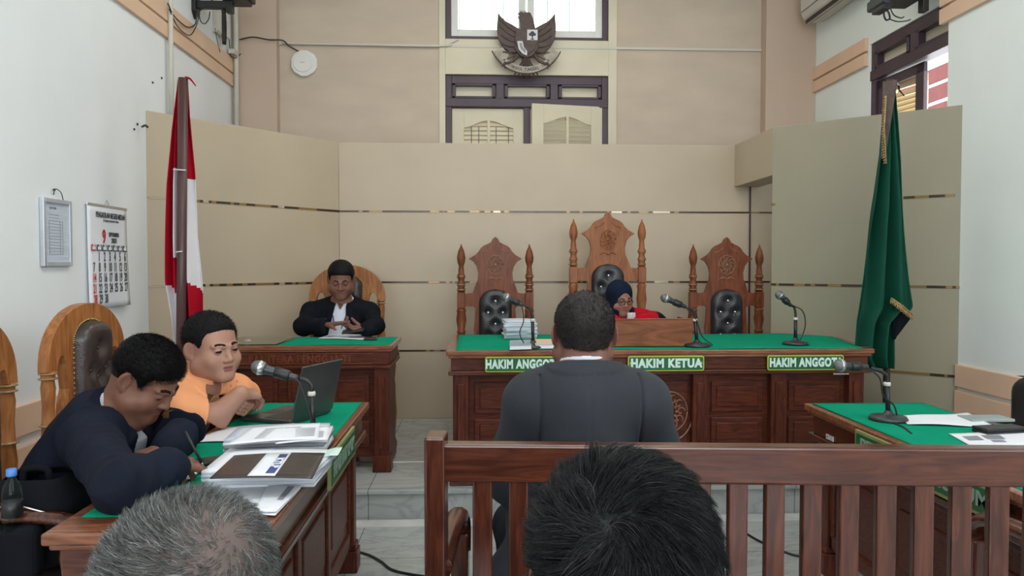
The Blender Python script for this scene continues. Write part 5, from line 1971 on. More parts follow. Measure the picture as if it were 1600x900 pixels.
def head_R(fwd, roll=0.0):
    f = unit(fwd); up = V3(0, 0, 1); r = unit(np.cross(f, up)); u = np.cross(r, f)
    if roll:
        r, u = r * math.cos(roll) + u * math.sin(roll), u * math.cos(roll) - r * math.sin(roll)
    return np.stack([r, f, u], 1)       # columns: right, forward, up


def head_ops(F, c, R, s=1.0, chub=0.0, ears=True, nose=1.0):
    L = lambda x, y, z: c + R @ (V3(x, y, z) * s)
    def ell(p, r, k, sub=False, Rl=None): F.ell(L(*p), V3(*r) * s, R if Rl is None else R @ Rl, k * s, sub)
    ell((0, -.018, .030), (.077, .097, .086), .02)
    for q in (-1, 1): ell((q * .017, -.020, .046), (.057, .084, .066), .03)
    ell((0, .022, -.028), (.064 + chub * .010, .072, .082), .03)
    ell((0, .036, -.072), (.051 + chub * .016, .055, .040 + chub * .005), .03)
    F.cap(L(-.012, .082, -.098), L(.012, .082, -.098), .015 * s, .015 * s, .03 * s)
    for q in (-1, 1):
        ell((q * (.040 + chub * .006), .060, -.034), (.025 + chub * .005, .026, .026), .025)      # cheeks
        ell((q * .036, .094, .004), (.017, .013, .0125), .012, True)                                # sockets
        ell((q * .0335, .0785, .003), (.0145, .0145, .0125), .006)                                  # lids over the eyeball
        F.cap(L(q * .012, .091, .020), L(q * .050, .076, .022), .0075 * s, .006 * s, .012 * s)       # brow ridge
        ell((q * (.055 + chub * .014), .015, -.062), (.020 + chub * .008, .035, .03), .03)           # jaw corner
    F.cap(L(0, .086, .012), L(0, .106 * nose, -.026), .0075 * s, .0115 * s, .012 * s)                 # nose bridge to tip
    for q in (-1, 1):
        ell((q * .0125, .0965, -.031), (.0085, .010, .0075), .008)
        ell((q * .006, .102, -.0385), (.0032, .004, .0035), .003, True)
    F.cap(L(-.020, .083, -.056), L(.020, .083, -.056), .0065 * s, .0065 * s, .010 * s)
    F.cap(L(-.010, .0915, -.0555), L(.010, .0915, -.0555), .0055 * s, .0055 * s, .006 * s)
    F.cap(L(-.013, .089, -.066), L(.013, .089, -.066), .0065 * s, .0065 * s, .006 * s)
    F.cap(L(-.021, .0965, -.0608), L(.021, .0965, -.0608), .0022 * s, .0022 * s, .004 * s, None, True)
    if ears:
        for q in (-1, 1):
            a = .55
            Re = np.array([[math.cos(q * a), -math.sin(q * a), 0], [math.sin(q * a), math.cos(q * a), 0], [0, 0, 1]])
            ell((q * .0885, -.014, -.004), (.0055, .0195, .033), .008, False, Re)
            ell((q * .0915, -.008, .000), (.0040, .0100, .019), .005, True, Re)
            ell((q * .0820, -.006, -.030), (.0055, .009, .010), .008)


def head_mats(c, R, s, closed=False, lips=True):
    """material index by place on the head: 0 skin 1 lips 2 eye 3 brow"""
    def fn(P):
        q = ((P - c) @ R) / s
        x, y, z = np.abs(q[:, 0]), q[:, 1], q[:, 2]
        idx = np.zeros(len(P), int)
        if lips:
            idx[(y > .080) & (x < .0215 - .5 * np.abs(z + .061)) & (z < -.0530) & (z > -.0720)] = 1
        zc = .0 if closed else .003
        h = .0024 if closed else .0044
        ex = np.abs(x - .0335)
        idx[(y > .080) & (ex < .0125) & (np.abs(z - zc + (ex * .05)) < h * np.sqrt(np.maximum(0, 1 - (ex / .0126) ** 2)) + .0004)] = 2
        bx_ = (x - .012) / .036
        idx[(y > .055) & (bx_ > 0) & (bx_ < 1) & (np.abs(z - (.0245 + .0035 * np.sin(bx_ * 2.9))) < .0040 * (1 - .35 * bx_))] = 3
        return idx
    return fn


def hand_ops(F, W, f, n, thumb, curl=.5, s=1.0, spread=.0, thumb_curl=.4, curls=None):
    """W wrist, f finger direction, n palm normal, thumb = direction to the thumb side"""
    f, n = unit(f), unit(n)
    n = unit(n - f * (n @ f)); t = unit(np.asarray(thumb, float) - f * (np.asarray(thumb) @ f)); t = unit(t - n * (t @ n))
    for i, o in enumerate((.026, .009, -.009, -.025)):
        F.cap(W + f * .012 * s + t * o * .55 * s, W + f * .078 * s + t * o * s, .0135 * s, .0125 * s, .014 * s)
    F.cap(W - f * .01 * s, W + f * .03 * s, .021 * s, .020 * s, .015 * s)
    F.cap(W + f * .02 * s + t * .018 * s + n * .006 * s, W + f * .052 * s + t * .026 * s + n * .008 * s, .015 * s, .012 * s, .012 * s)
    for i, (o, L) in enumerate(((.026, .95), (.009, 1.07), (-.009, 1.0), (-.026, .80))):
        p = W + f * .080 * s + t * o * s
        a = 0.0
        cu = curls[i] if curls else curl
        d0 = unit(f + t * (o * 4 * spread))
        for seg, r0, r1 in ((.043, .0098, .0088), (.027, .0088, .0080), (.021, .0080, .0070)):
            a += cu
            d = unit(d0 * math.cos(a) + n * math.sin(a))
            q = p + d * seg * L * s
            F.cap(p, q, r0 * s, r1 * s, .0035 * s)
            p = q
    p = W + f * .028 * s + t * .026 * s + n * .008 * s
    d = unit(f * .75 + t * .65 + n * .25)
    for k, (seg, r0, r1) in enumerate(((.036, .0125, .0105), (.030, .0105, .0095), (.022, .0095, .008))):
        q = p + d * seg * s
        F.cap(p, q, r0 * s, r1 * s, .006 * s)
        p = q
        d = unit(d + thumb_curl * (n * .5 - t * .5))


def wrinkle(amp, seed, sc=1.0):
    rr = np.random.default_rng(seed)
    ks = rr.normal(size=(7, 3)) * np.array([18, 18, 26]) * sc
    ph = rr.uniform(0, 6.28, 7)
    def fn(P):
        w = np.zeros(len(P))
        wp = P + .02 * np.sin(P[:, [1, 2, 0]] * 14 + seed)
        for k, p in zip(ks, ph): w += np.abs(np.sin((wp @ k) * .5 + p)) ** 3
        return -amp * np.minimum(w, 5) / 5 + amp * .15
    return fn


def torso_ops(F, J, inf=0.0, k=.05):
    """J: dict with P pelvis, N neck base, SL, SR shoulder joints, bulk, belly"""
    P, N, SL, SR = J['P'], J['N'], J['SL'], J['SR']
    b = J.get('bulk', 1.0)
    right = unit(SR - SL); up = unit(N - P); fwd = unit(np.cross(up, right)); right = unit(np.cross(fwd, up))
    R = np.stack([right, fwd, up], 1)
    J['R'] = R
    Lg = np.linalg.norm(N - P)
    w = np.linalg.norm(SR - SL) / 2
    at_ = lambda u, y=0.0: P + up * Lg * u + fwd * y
    F.ell(at_(.02, -.01), V3(.165 * b, .125 * b, .14) + inf, R, k)
    F.ell(at_(.30, J.get('belly', .02)), V3(.155 * b, .12 * b, .19) + inf, R, k + .02)
    F.ell(at_(.66, .0), V3(w * .88, .110 * b, .19) + inf, R, k + .02)
    mid = at_(.86, -.015)
    for S in (SL, SR):
        F.cap(mid, S, .072 * b + inf, .058 * b + inf, k)
        if inf < 0: F.cap(N - up * .050, S + up * .0, .036, .040, .04)
        else: F.cap(N - up * .015, S + up * .012, .046 + inf, .045 + inf, .04)


def arm_ops(F, S, E, W, r=(.056, .045, .030), inf=0.0, k=.02, stop=1.0):
    F.cap(S, E, r[0] + inf, r[1] + inf, k)
    F.cap(E, E + (W - E) * stop, r[1] * .98 + inf, r[1] + (r[2] - r[1]) * stop + inf * .9, k)


def leg_ops(F, H, K, A, r=(.085, .060, .042), inf=0.0):
    F.cap(H, K, r[0] + inf, r[1] + inf, .04)
    F.cap(K, A, r[1] + inf * .9, r[2] + inf * .9, .03)


def hair_field(c, R, s, thick=.010, front=.062, nape=-.060, side=-.012, noise=.0015, seed=3, top=0.0, spiky=0.0):
    F = Field()
    F.ell(c + R @ (V3(0, -.018, .030) * s), V3(.077 + thick, .097 + thick, .086 + thick + top) * s, R, .01)
    for q in (-1, 1): F.ell(c + R @ (V3(q * .017, -.020, .046) * s), V3(.057 + thick, .084 + thick, .066 + thick + top) * s, R, .03)
    F.ell(c + R @ (V3(0, -.030, -.030) * s), V3(.060 + thick, .070 + thick * .5, .060) * s, R, .03 * s)
    wn = wrinkle(noise, seed, 6.0)
    def post(P, d):
        q = ((P - c) @ R) / s
        x, y, z = q[:, 0], q[:, 1], q[:, 2]
        h = np.interp(y, [-.13, -.09, -.045, -.028, .012, .030, .050, .075, .12], [nape, nape, nape + .022, .022, side + .030, side, front - .022, front, front + .012])
        h = h + .018 * np.minimum(1, (np.abs(x) / .07) ** 4) * (y > .04)
        e = (h - z) * s * .8
        d = d + (thick - .0025) * s * (1 - np.clip((z - h) / .030, 0, 1))
        d = d + wn(P) + (spiky * s * np.sin(q[:, 0] * 260 + 3 * np.sin(q[:, 1] * 90)) * np.sin(q[:, 1] * 210) * (z > .03) if spiky else 0)
        k = .006 * s
        hh = np.maximum(k - np.abs(d - e), 0) / k
        return np.maximum(d, e) + hh * hh * k * .25
    F.post = post
    return F


def strands(name, parent, origin, roots, dirs_fn, n_seg, length, rad, mats, clump=0, seed=1, grav=.3, mprob=None, jitter=.25):
    """3-sided tapered hairs grown from (roots, normals)"""
    rr = np.random.default_rng(seed)
    P, Nn = roots
    S = len(P)
    d = dirs_fn(P, Nn)
    d = d + rr.normal(size=d.shape) * jitter * .5
    d /= np.linalg.norm(d, axis=1)[:, None]
    L = length * rr.uniform(.65, 1.15, S) if np.isscalar(length) else length(P) * rr.uniform(.7, 1.15, S)
    pts = [P]
    p = P.copy(); dd = d.copy()
    flow = dirs_fn(P, Nn, flow=True)
    for k in range(n_seg):
        dd = dd * .72 + flow * .28 + np.array([0, 0, -grav * .18 * (k + 1) / n_seg]) + rr.normal(size=d.shape) * jitter * .07
        dd /= np.linalg.norm(dd, axis=1)[:, None]
        p = p + dd * (L / n_seg)[:, None]
        pts.append(p)
    pts = np.stack(pts, 1)                       # S, K, 3
    if clump:
        ci = rr.choice(S, min(clump, S), replace=False)
        CP = P[ci]
        near = np.empty(S, int)
        for i in range(0, S, 2000):
            dist = ((P[i:i + 2000, None, :] - CP[None]) ** 2).sum(-1)
            near[i:i + 2000] = dist.argmin(1)
        ref = pts[ci][near]
        K = pts.shape[1]
        w = (np.linspace(0, 1, K) ** 1.3 * .72)[None, :, None]
        off = (ref - ref[:, :1]) + P[:, None]      # same shape as the clump guide but rooted here
        pts = pts * (1 - w) + (ref * .75 + off * .25) * w
    K = pts.shape[1]
    tan = np.gradient(pts, axis=1); tan /= np.linalg.norm(tan, axis=2)[..., None] + 1e-9
    side = np.cross(tan, np.array([.3, .5, .81])); side /= np.linalg.norm(side, axis=2)[..., None] + 1e-9
    bi = np.cross(tan, side)
    taper = (1 - np.linspace(0, 1, K) ** 2 * .85)[None, :, None] * rad
    ring = [pts + (side * math.cos(a) + bi * math.sin(a)) * taper for a in (0, 2.094, 4.189)]
    V = np.stack(ring, 2).reshape(-1, 3)         # S*K*3
    idx = np.arange(S * K * 3).reshape(S, K, 3)
    F = []
    for j in range(3):
        j2 = (j + 1) % 3
        F.append(np.stack([idx[:, :-1, j], idx[:, :-1, j2], idx[:, 1:, j2], idx[:, 1:, j]], -1).reshape(-1, 4))
    nm = len(mats) if isinstance(mats, list) else 1
    pick = rr.choice(nm, S, p=mprob)
    mi = np.concatenate([np.repeat(pick, K - 1)] * 3)
    F = np.concatenate(F)
    o = np_mesh(name, V, F, mats, parent, None, origin)
    o.data.polygons.foreach_set('material_index', mi.astype(np.int32))
    return o


def sample(pos, F, n, seed=1, keep=None):
    rr = np.random.default_rng(seed)
    a, b, c = pos[F[:, 0]], pos[F[:, 1]], pos[F[:, 2]]
    nn = np.cross(b - a, c - a); ar = np.linalg.norm(nn, axis=1) + 1e-12
    w = ar.copy()
    cen = pos[F].mean(1)
    if keep is not None: w = w * keep(cen)
    i = rr.choice(len(F), n, p=w / w.sum())
    u, v = rr.uniform(size=(2, n))
    p = a[i] + u[:, None] * (pos[F[i, 1]] - a[i]) * 1.0 + v[:, None] * (pos[F[i, 3]] - a[i])
    return p, nn[i] / ar[i][:, None]


def person(label, root, group=None):
    return thing('person', label, 'person', tuple(root), 0, group)


def neck_trim(N, Rj, rad=.064):
    def fn(P_, d):
        q = (P_ - N) @ Rj
        return d + .035 * ((np.hypot(q[:, 0], q[:, 1]) > rad) & (q[:, 2] < .030 - .35 * q[:, 1]) & (q[:, 2] > -.14))
    return fn


def emit(field, name, vox, mats, parent, fn=None, lo=None, hi=None):
    pos, F = polygonise(field, vox, lo, hi)
    return np_mesh(name, pos, F, mats, parent, fn, tuple(parent.location)), pos, F


def collar(F, N, R, r=.062, h=.03, thick=.006, tilt=.25):
    """ring standing round the neck, dropped at the front"""
    pass


# =====================  the man in the charcoal suit, seen from behind
def suited_man():
    Yb = 2.10
    root = V3(at(912, 600, Yb)[0], 2.05, 0)
    t = person('person in a charcoal suit seated on the slatted bench with his back to us', root)
    hc = at(912, 521, Yb + .04); s = .955
    R = head_R((0.02, 1, -.03))
    P = V3(root[0] + .0, 2.10, .56)
    N = at(911, 574, Yb - .01)
    SL, SR = at(836, 631, Yb), at(998, 631, Yb)      # left is image left since he faces away
    J = dict(P=P, N=N, SL=SL, SR=SR, bulk=1.28, belly=.05)
    EL, ER = at(797, 742, Yb + .06), at(1040, 742, Yb + .06)
    WL, WR = V3(root[0] - .13, 2.42, .62), V3(root[0] + .13, 2.42, .62)
    HL, HR = P + V3(-.11, .02, -.03), P + V3(.11, .02, -.03)
    KL, KR = V3(root[0] - .17, 2.52, .53), V3(root[0] + .17, 2.52, .53)
    AL, AR = V3(root[0] - .16, 2.56, .10), V3(root[0] + .16, 2.56, .10)
    B = Field()
    head_ops(B, hc, R, s, chub=.8)
    nb_ = hc + R @ V3(0, -.03, -.05)
    B.cap(nb_, N, .056, .058, .02)
    B.cap(hc + R @ V3(-.02, -.055, -.06), N + V3(-.015, -.02, 0.01), .038, .040, .02); B.cap(hc + R @ V3(.02, -.055, -.06), N + V3(.015, -.02, 0.01), .038, .040, .02)
    torso_ops(B, J, -.012)
    for S, E, W in ((SL, EL, WL), (SR, ER, WR)): arm_ops(B, S, E, W, inf=-.004)
    hand_ops(B, WL, (.1, 1, -.25), (0, -.2, -1), (1, 0, 0), .35)
    hand_ops(B, WR, (-.1, 1, -.25), (0, -.2, -1), (-1, 0, 0), .35)
    for H, K, A in ((HL, KL, AL), (HR, KR, AR)): leg_ops(B, H, K, A, inf=-.012)
    emit(B, 'body', .0034, ['skin_c', 'lips', 'eye', 'brow'], t, head_mats(hc, R, s))
    Jk = Field()
    torso_ops(Jk, J, .012, k=.05)
    up = J['R'][:, 2]
    for S, E, W in ((SL, EL, WL), (SR, ER, WR)):
        arm_ops(Jk, S, E, W, r=(.066, .054, .040), inf=.014, k=.035, stop=.9)
    Jk.cap(P + V3(-.10, 0, -.03), P + V3(.10, 0, -.03), .165, .165, .05, ((0, 0, 1), .55))
    Jk.cap(N + V3(0, .0, -.02), N + V3(0, .0, .004), .078, .073, .02)
    for S_, q_ in ((SL, -1), (SR, 1)): Jk.cap(N + V3(q_ * .04, 0, -.035), S_ + V3(q_ * .028, 0, .016), .045, .040, .03)
    wr = wrinkle(.010, 5, 2.2)
    sl = [unit(E_ - S_) for S_, E_ in ((SL, EL), (SR, ER))]
    def post(P_, d):
        d = d + wr(P_) * np.clip((N[2] - .12 - P_[:, 2]) / .15, .15, 1)
        # armhole seams: thin grooves where the sleeves join
        for S_, sgn in ((SL, -1), (SR, 1)):
            xx = np.abs(P_[:, 0] - (S_[0] - sgn * (.010 + .10 * np.clip(S_[2] - P_[:, 2] , -.1, .30) ** 1.0 * 0)))
            g = np.exp(-(xx / .004) ** 2) * (P_[:, 2] < S_[2] + .09) * (P_[:, 2] > S_[2] - .26)
            d = d + .007 * g
        # centre back seam
        d = d + .0015 * np.exp(-((P_[:, 0] - N[0]) / .003) ** 2) * (P_[:, 2] < N[2] - .03)
        # hollow collar
        e = .066 - np.sqrt((P_[:, 0] - N[0]) ** 2 + (P_[:, 1] - N[1] - .0) ** 2)
        d = np.where(P_[:, 2] > N[2] - .035, np.maximum(d, e), d)
        rr_ = np.hypot(P_[:, 0] - N[0], P_[:, 1] - N[1])
        d = np.where(rr_ < .14, np.maximum(d, P_[:, 2] - N[2] - .008 + .25 * (P_[:, 1] - N[1])), d)
        # folded collar edge
        zc = N[2] - .020
        d = d - .004 * ((P_[:, 2] > zc) & (P_[:, 2] < N[2] + .1)) * (np.hypot(P_[:, 0] - N[0], P_[:, 1] - N[1]) < .11)
        return d
    Jk.post = post
    jo, _, _ = emit(Jk, 'suit_jacket', .0042, 'suit_grey', t)
    # white shirt collar edge
    Sc = Field(); Sc.cap(N + V3(0, 0, -.03), N + V3(0, .0, .03), .0655, .0645, .01)
    def postc(P_, d): return np.maximum(d, .0655 - np.hypot(P_[:, 0] - N[0], P_[:, 1] - N[1]))
    Sc.post = lambda P_, d: np.maximum(np.maximum(d, .060 - np.hypot(P_[:, 0] - N[0], P_[:, 1] - N[1])), np.maximum(P_[:, 2] - N[2] - .024 + .25 * (P_[:, 1] - N[1]), N[2] - .03 - P_[:, 2]))
    emit(Sc, 'shirt_collar', .003, 'shirt_white', t)
    Tr = Field()
    for H, K, A in ((HL, KL, AL), (HR, KR, AR)): leg_ops(Tr, H, K, A, inf=.010)
    Tr.cap(HL, HR, .12, .12, .05, ((0, 0, 1), .75))
    Tr.post = wrinkle(.004, 8) and (lambda P_, d, w=wrinkle(.004, 8): np.maximum(d + w(P_), .455 - P_[:, 2] + 10 * (P_[:, 1] > 2.24)) if True else d)
    Tr.post = (lambda P_, d, w=wrinkle(.004, 8): d + w(P_))
    emit(Tr, 'trousers', .006, 'trouser', t)
    for A in (AL, AR):
        S_ = Field(); S_.cap(A + V3(0, -.02, -.055), A + V3(0, .13, -.068), .040, .034, .02)
        S_.post = lambda P_, d: np.maximum(d, .002 - P_[:, 2])
        emit(S_, 'shoe', .005, 'shoe', t)
    H = hair_field(hc, R, s, thick=.0035, front=.062, nape=-.060, side=-.010, noise=.0005)
    ho, hp, hF = emit(H, 'hair', .0034, 'hair_brown', t)
    roots = sample(hp, hF, 9000, 3)
    strands('hair_stubble', ho, tuple(t.location), roots, lambda P_, n_, flow=False: n_ * .6 + np.array([0, -.2, -.6]), 2, .007, .00045, ['hair_brown', 'hair'], mprob=[.6, .4], seed=4, jitter=.5)
    ho2 = [o for o in bpy.data.objects if o.name == 'hair_stubble']
    return t


# =====================  the clerk in the black jacket at the back desk
def jacket_with_v(J, arms, N, vfn, inf=.012, wr=None, k=.05, r=(.062, .052, .040), lapel=True, stop=.93, coll=.010):
    Jk = Field(); torso_ops(Jk, J, inf, k)
    for S, E, W in arms: arm_ops(Jk, S, E, W, r=r, inf=.010, k=.03, stop=stop)
    R = J['R']
    Jk.cap(N - R[:, 2] * .03, N + R[:, 2] * .030 - R[:, 1] * .010, .080, .077, .02)
    def post(P_, d):
        if wr is not None: d = d + wr(P_)
        q = (P_ - N) @ R          # x right, y fwd, z up from the neck base
        c, w = vfn(q[:, 2])
        # lapels: slightly thicker band beside the opening
        lat = np.abs(q[:, 0] - c)
        if lapel: d = d - .005 * ((lat - w < .045) & (q[:, 1] > 0) & (q[:, 2] < .01) & (q[:, 2] > -.28))
        cut = np.maximum(np.maximum(lat - w, -q[:, 1] - .0), -.5 - q[:, 2])
        d = np.maximum(d, -cut)
        rr_ = np.hypot(q[:, 0], q[:, 1])
        d = np.where(q[:, 2] > -.045, np.maximum(d, .069 - rr_), d)
        d = np.where(rr_ < .13, np.maximum(d, q[:, 2] - (coll - .30 * q[:, 1])), d)
        return d
    Jk.post = post
    return Jk


def clerk():
    Y = 5.34
    hc = at(533, 437, Y - .10); s = 1.0
    root = V3(at(533, 500, Y)[0], Y, PZL)
    t = person('person in black jacket and white shirt looking at a phone at the back desk', root)
    R = head_R((.12, -1, -.42))
    N = at(535, 473, Y - .02)
    P = V3(root[0] + .0, Y + .02, PZL + .56)
    SR, SL = at(488, 490, Y), at(576, 490, Y)         # his right is image left
    J = dict(P=P, N=N, SL=SL, SR=SR, bulk=1.10, belly=.03)
    ER, EL = at(474, 517, Y - .20), at(586, 520, Y - .18)
    ER[2] = max(ER[2], PZL + DH + .065); EL[2] = max(EL[2], PZL + DH + .065)
    WR, WL = at(512, 513, 4.98), at(572, 518, 4.95)
    WR[2] = PZL + DH + .075; WL[2] = PZL + DH + .055
    HL, HR = P + V3(.10, 0, -.04), P + V3(-.10, 0, -.04)
    KL, KR = V3(root[0] + .16, Y - .42, PZL + .50), V3(root[0] - .16, Y - .42, PZL + .50)
    AL, AR = V3(root[0] + .15, Y - .42, PZL + .09), V3(root[0] - .15, Y - .42, PZL + .09)
    B = Field()
    head_ops(B, hc, R, s, chub=.5)
    B.cap(hc + R @ V3(0, -.035, -.05), N, .055, .054, .02)
    torso_ops(B, J, -.01)
    for S, E, W in ((SL, EL, WL), (SR, ER, WR)): arm_ops(B, S, E, W, inf=-.004)
    ph = at(553, 516.5, 4.90)
    hand_ops(B, WR, unit(at(542, 501, 4.93) - WR), (.3, -.2, -1), (.2, -.3, 1), .32, 1.0, curls=[.10, .30, .5, .6])
    hand_ops(B, WL, unit(V3(-1, -.25, .12)), (.0, -.3, 1), (0, 1, .4), .55, 1.0)
    for H, K, A in ((HL, KL, AL), (HR, KR, AR)): leg_ops(B, H, K, A, inf=-.01)
    B.post = neck_trim(N, J['R'], .064)
    emit(B, 'body', .0036, ['skin_a', 'lips', 'eye', 'brow'], t, head_mats(hc, R, s, closed=True))
    Sh = Field(); torso_ops(Sh, J, .002)
    Sh.cap(N - J['R'][:, 2] * .02, N + J['R'][:, 2] * .045, .069, .067, .012)
    Rj = J['R']
    def sp(P_, d):
        q = (P_ - N) @ Rj
        e = .061 - np.hypot(q[:, 0], q[:, 1] + .0)
        d = np.where(q[:, 2] > -.03, np.maximum(d, e), d)
        d = np.where(q[:, 2] > -.02, np.maximum(d, q[:, 2] - (.042 - .35 * q[:, 1])), d)
        notch = np.maximum(np.abs(q[:, 0]) - (.004 + .45 * np.clip(q[:, 2] + .035, 0, 1)), -q[:, 1])
        d = np.where(q[:, 2] > -.035, np.maximum(d, -notch), d)
        rr_ = np.hypot(q[:, 0], q[:, 1])
        d = np.where((rr_ > .078) & (rr_ < .14), np.maximum(d, q[:, 2] - (.016 - .30 * q[:, 1])), d)
        return d + .0012 * np.exp(-((q[:, 0] - .012) / .003) ** 2)
    Sh.post = sp
    emit(Sh, 'shirt', .005, 'shirt_white', t)
    v = lambda z: (.010 + -.10 * z, .030 + .12 * np.clip(-z, 0, .16) + .02 * np.clip(-z - .16, 0, .3))
    v = lambda z: (-.004 - .06 * z, .036 + .13 * np.clip(-z, 0, .22))
    Jk = jacket_with_v(J, ((SL, EL, WL), (SR, ER, WR)), N, v, coll=.028, wr=wrinkle(.008, 11, 2.2), r=(.056, .048, .038))
    emit(Jk, 'jacket', .0055, 'suit_black', t)
    Tr = Field()
    for H, K, A in ((HL, KL, AL), (HR, KR, AR)): leg_ops(Tr, H, K, A, inf=.01)
    Tr.cap(HL, HR, .12, .12, .05, ((0, 0, 1), .75))
    emit(Tr, 'trousers', .008, 'trouser', t)
    for A in (AL, AR):
        S_ = Field(); S_.cap(A + V3(0, .02, -.05), A + V3(0, -.13, -.06), .040, .032, .02)
        S_.post = lambda P_, d: np.maximum(d, PZL + .002 - P_[:, 2])
        emit(S_, 'shoe', .006, 'shoe', t)
    H = hair_field(hc, R, s, thick=.0085, front=.064, nape=-.05, side=-.010, top=.0, noise=.002)
    emit(H, 'hair', .0036, 'hair', t)
    # lanyard
    fy = lambda q: q
    def L3(x, z, y=.125): return tuple(N + Rj @ V3(x, y, z) - V3(*t.location))
    mb = MB()
    for q in (-1, 1):
        mb.tube(catmull([L3(q * .058, .0, -.02), L3(q * .056, -.02, .05), L3(q * .040, -.09, .122), L3(.004 + q * .018, -.17, .142), L3(.006, -.24, .15)], 6), .0045, 6, flat=.4)
    mb.build('lanyard', 'inkblue', t)
    mb = MB().tube(catmull([L3(-.058, .0, -.02), L3(-.0565, -.02, .052), L3(-.052, -.05, .10)], 6), .0065, 6, flat=.4)
    mb.build('lanyard_band', 'flagwhite', t)
    # phone held in his left hand
    pt = thing('mobile_phone', 'dark phone held up in the hand of the clerk at the back desk', 'phone', tuple(ph))
    mb = MB(); mb.T = Matrix.Rotation(math.radians(-8), 4, 'Y') @ Matrix.Rotation(math.radians(12), 4, 'X')
    mb.box(-.075, .065, -.036, .036, -.005, .005)
    bd = mb.build('phone_body', 'black', pt, bevel=.003)
    m2 = MB(); m2.T = mb.T; m2.box(-.068, .058, -.031, .031, .0048, .0056); m2.build('screen', 'dgrey', pt)
    return t


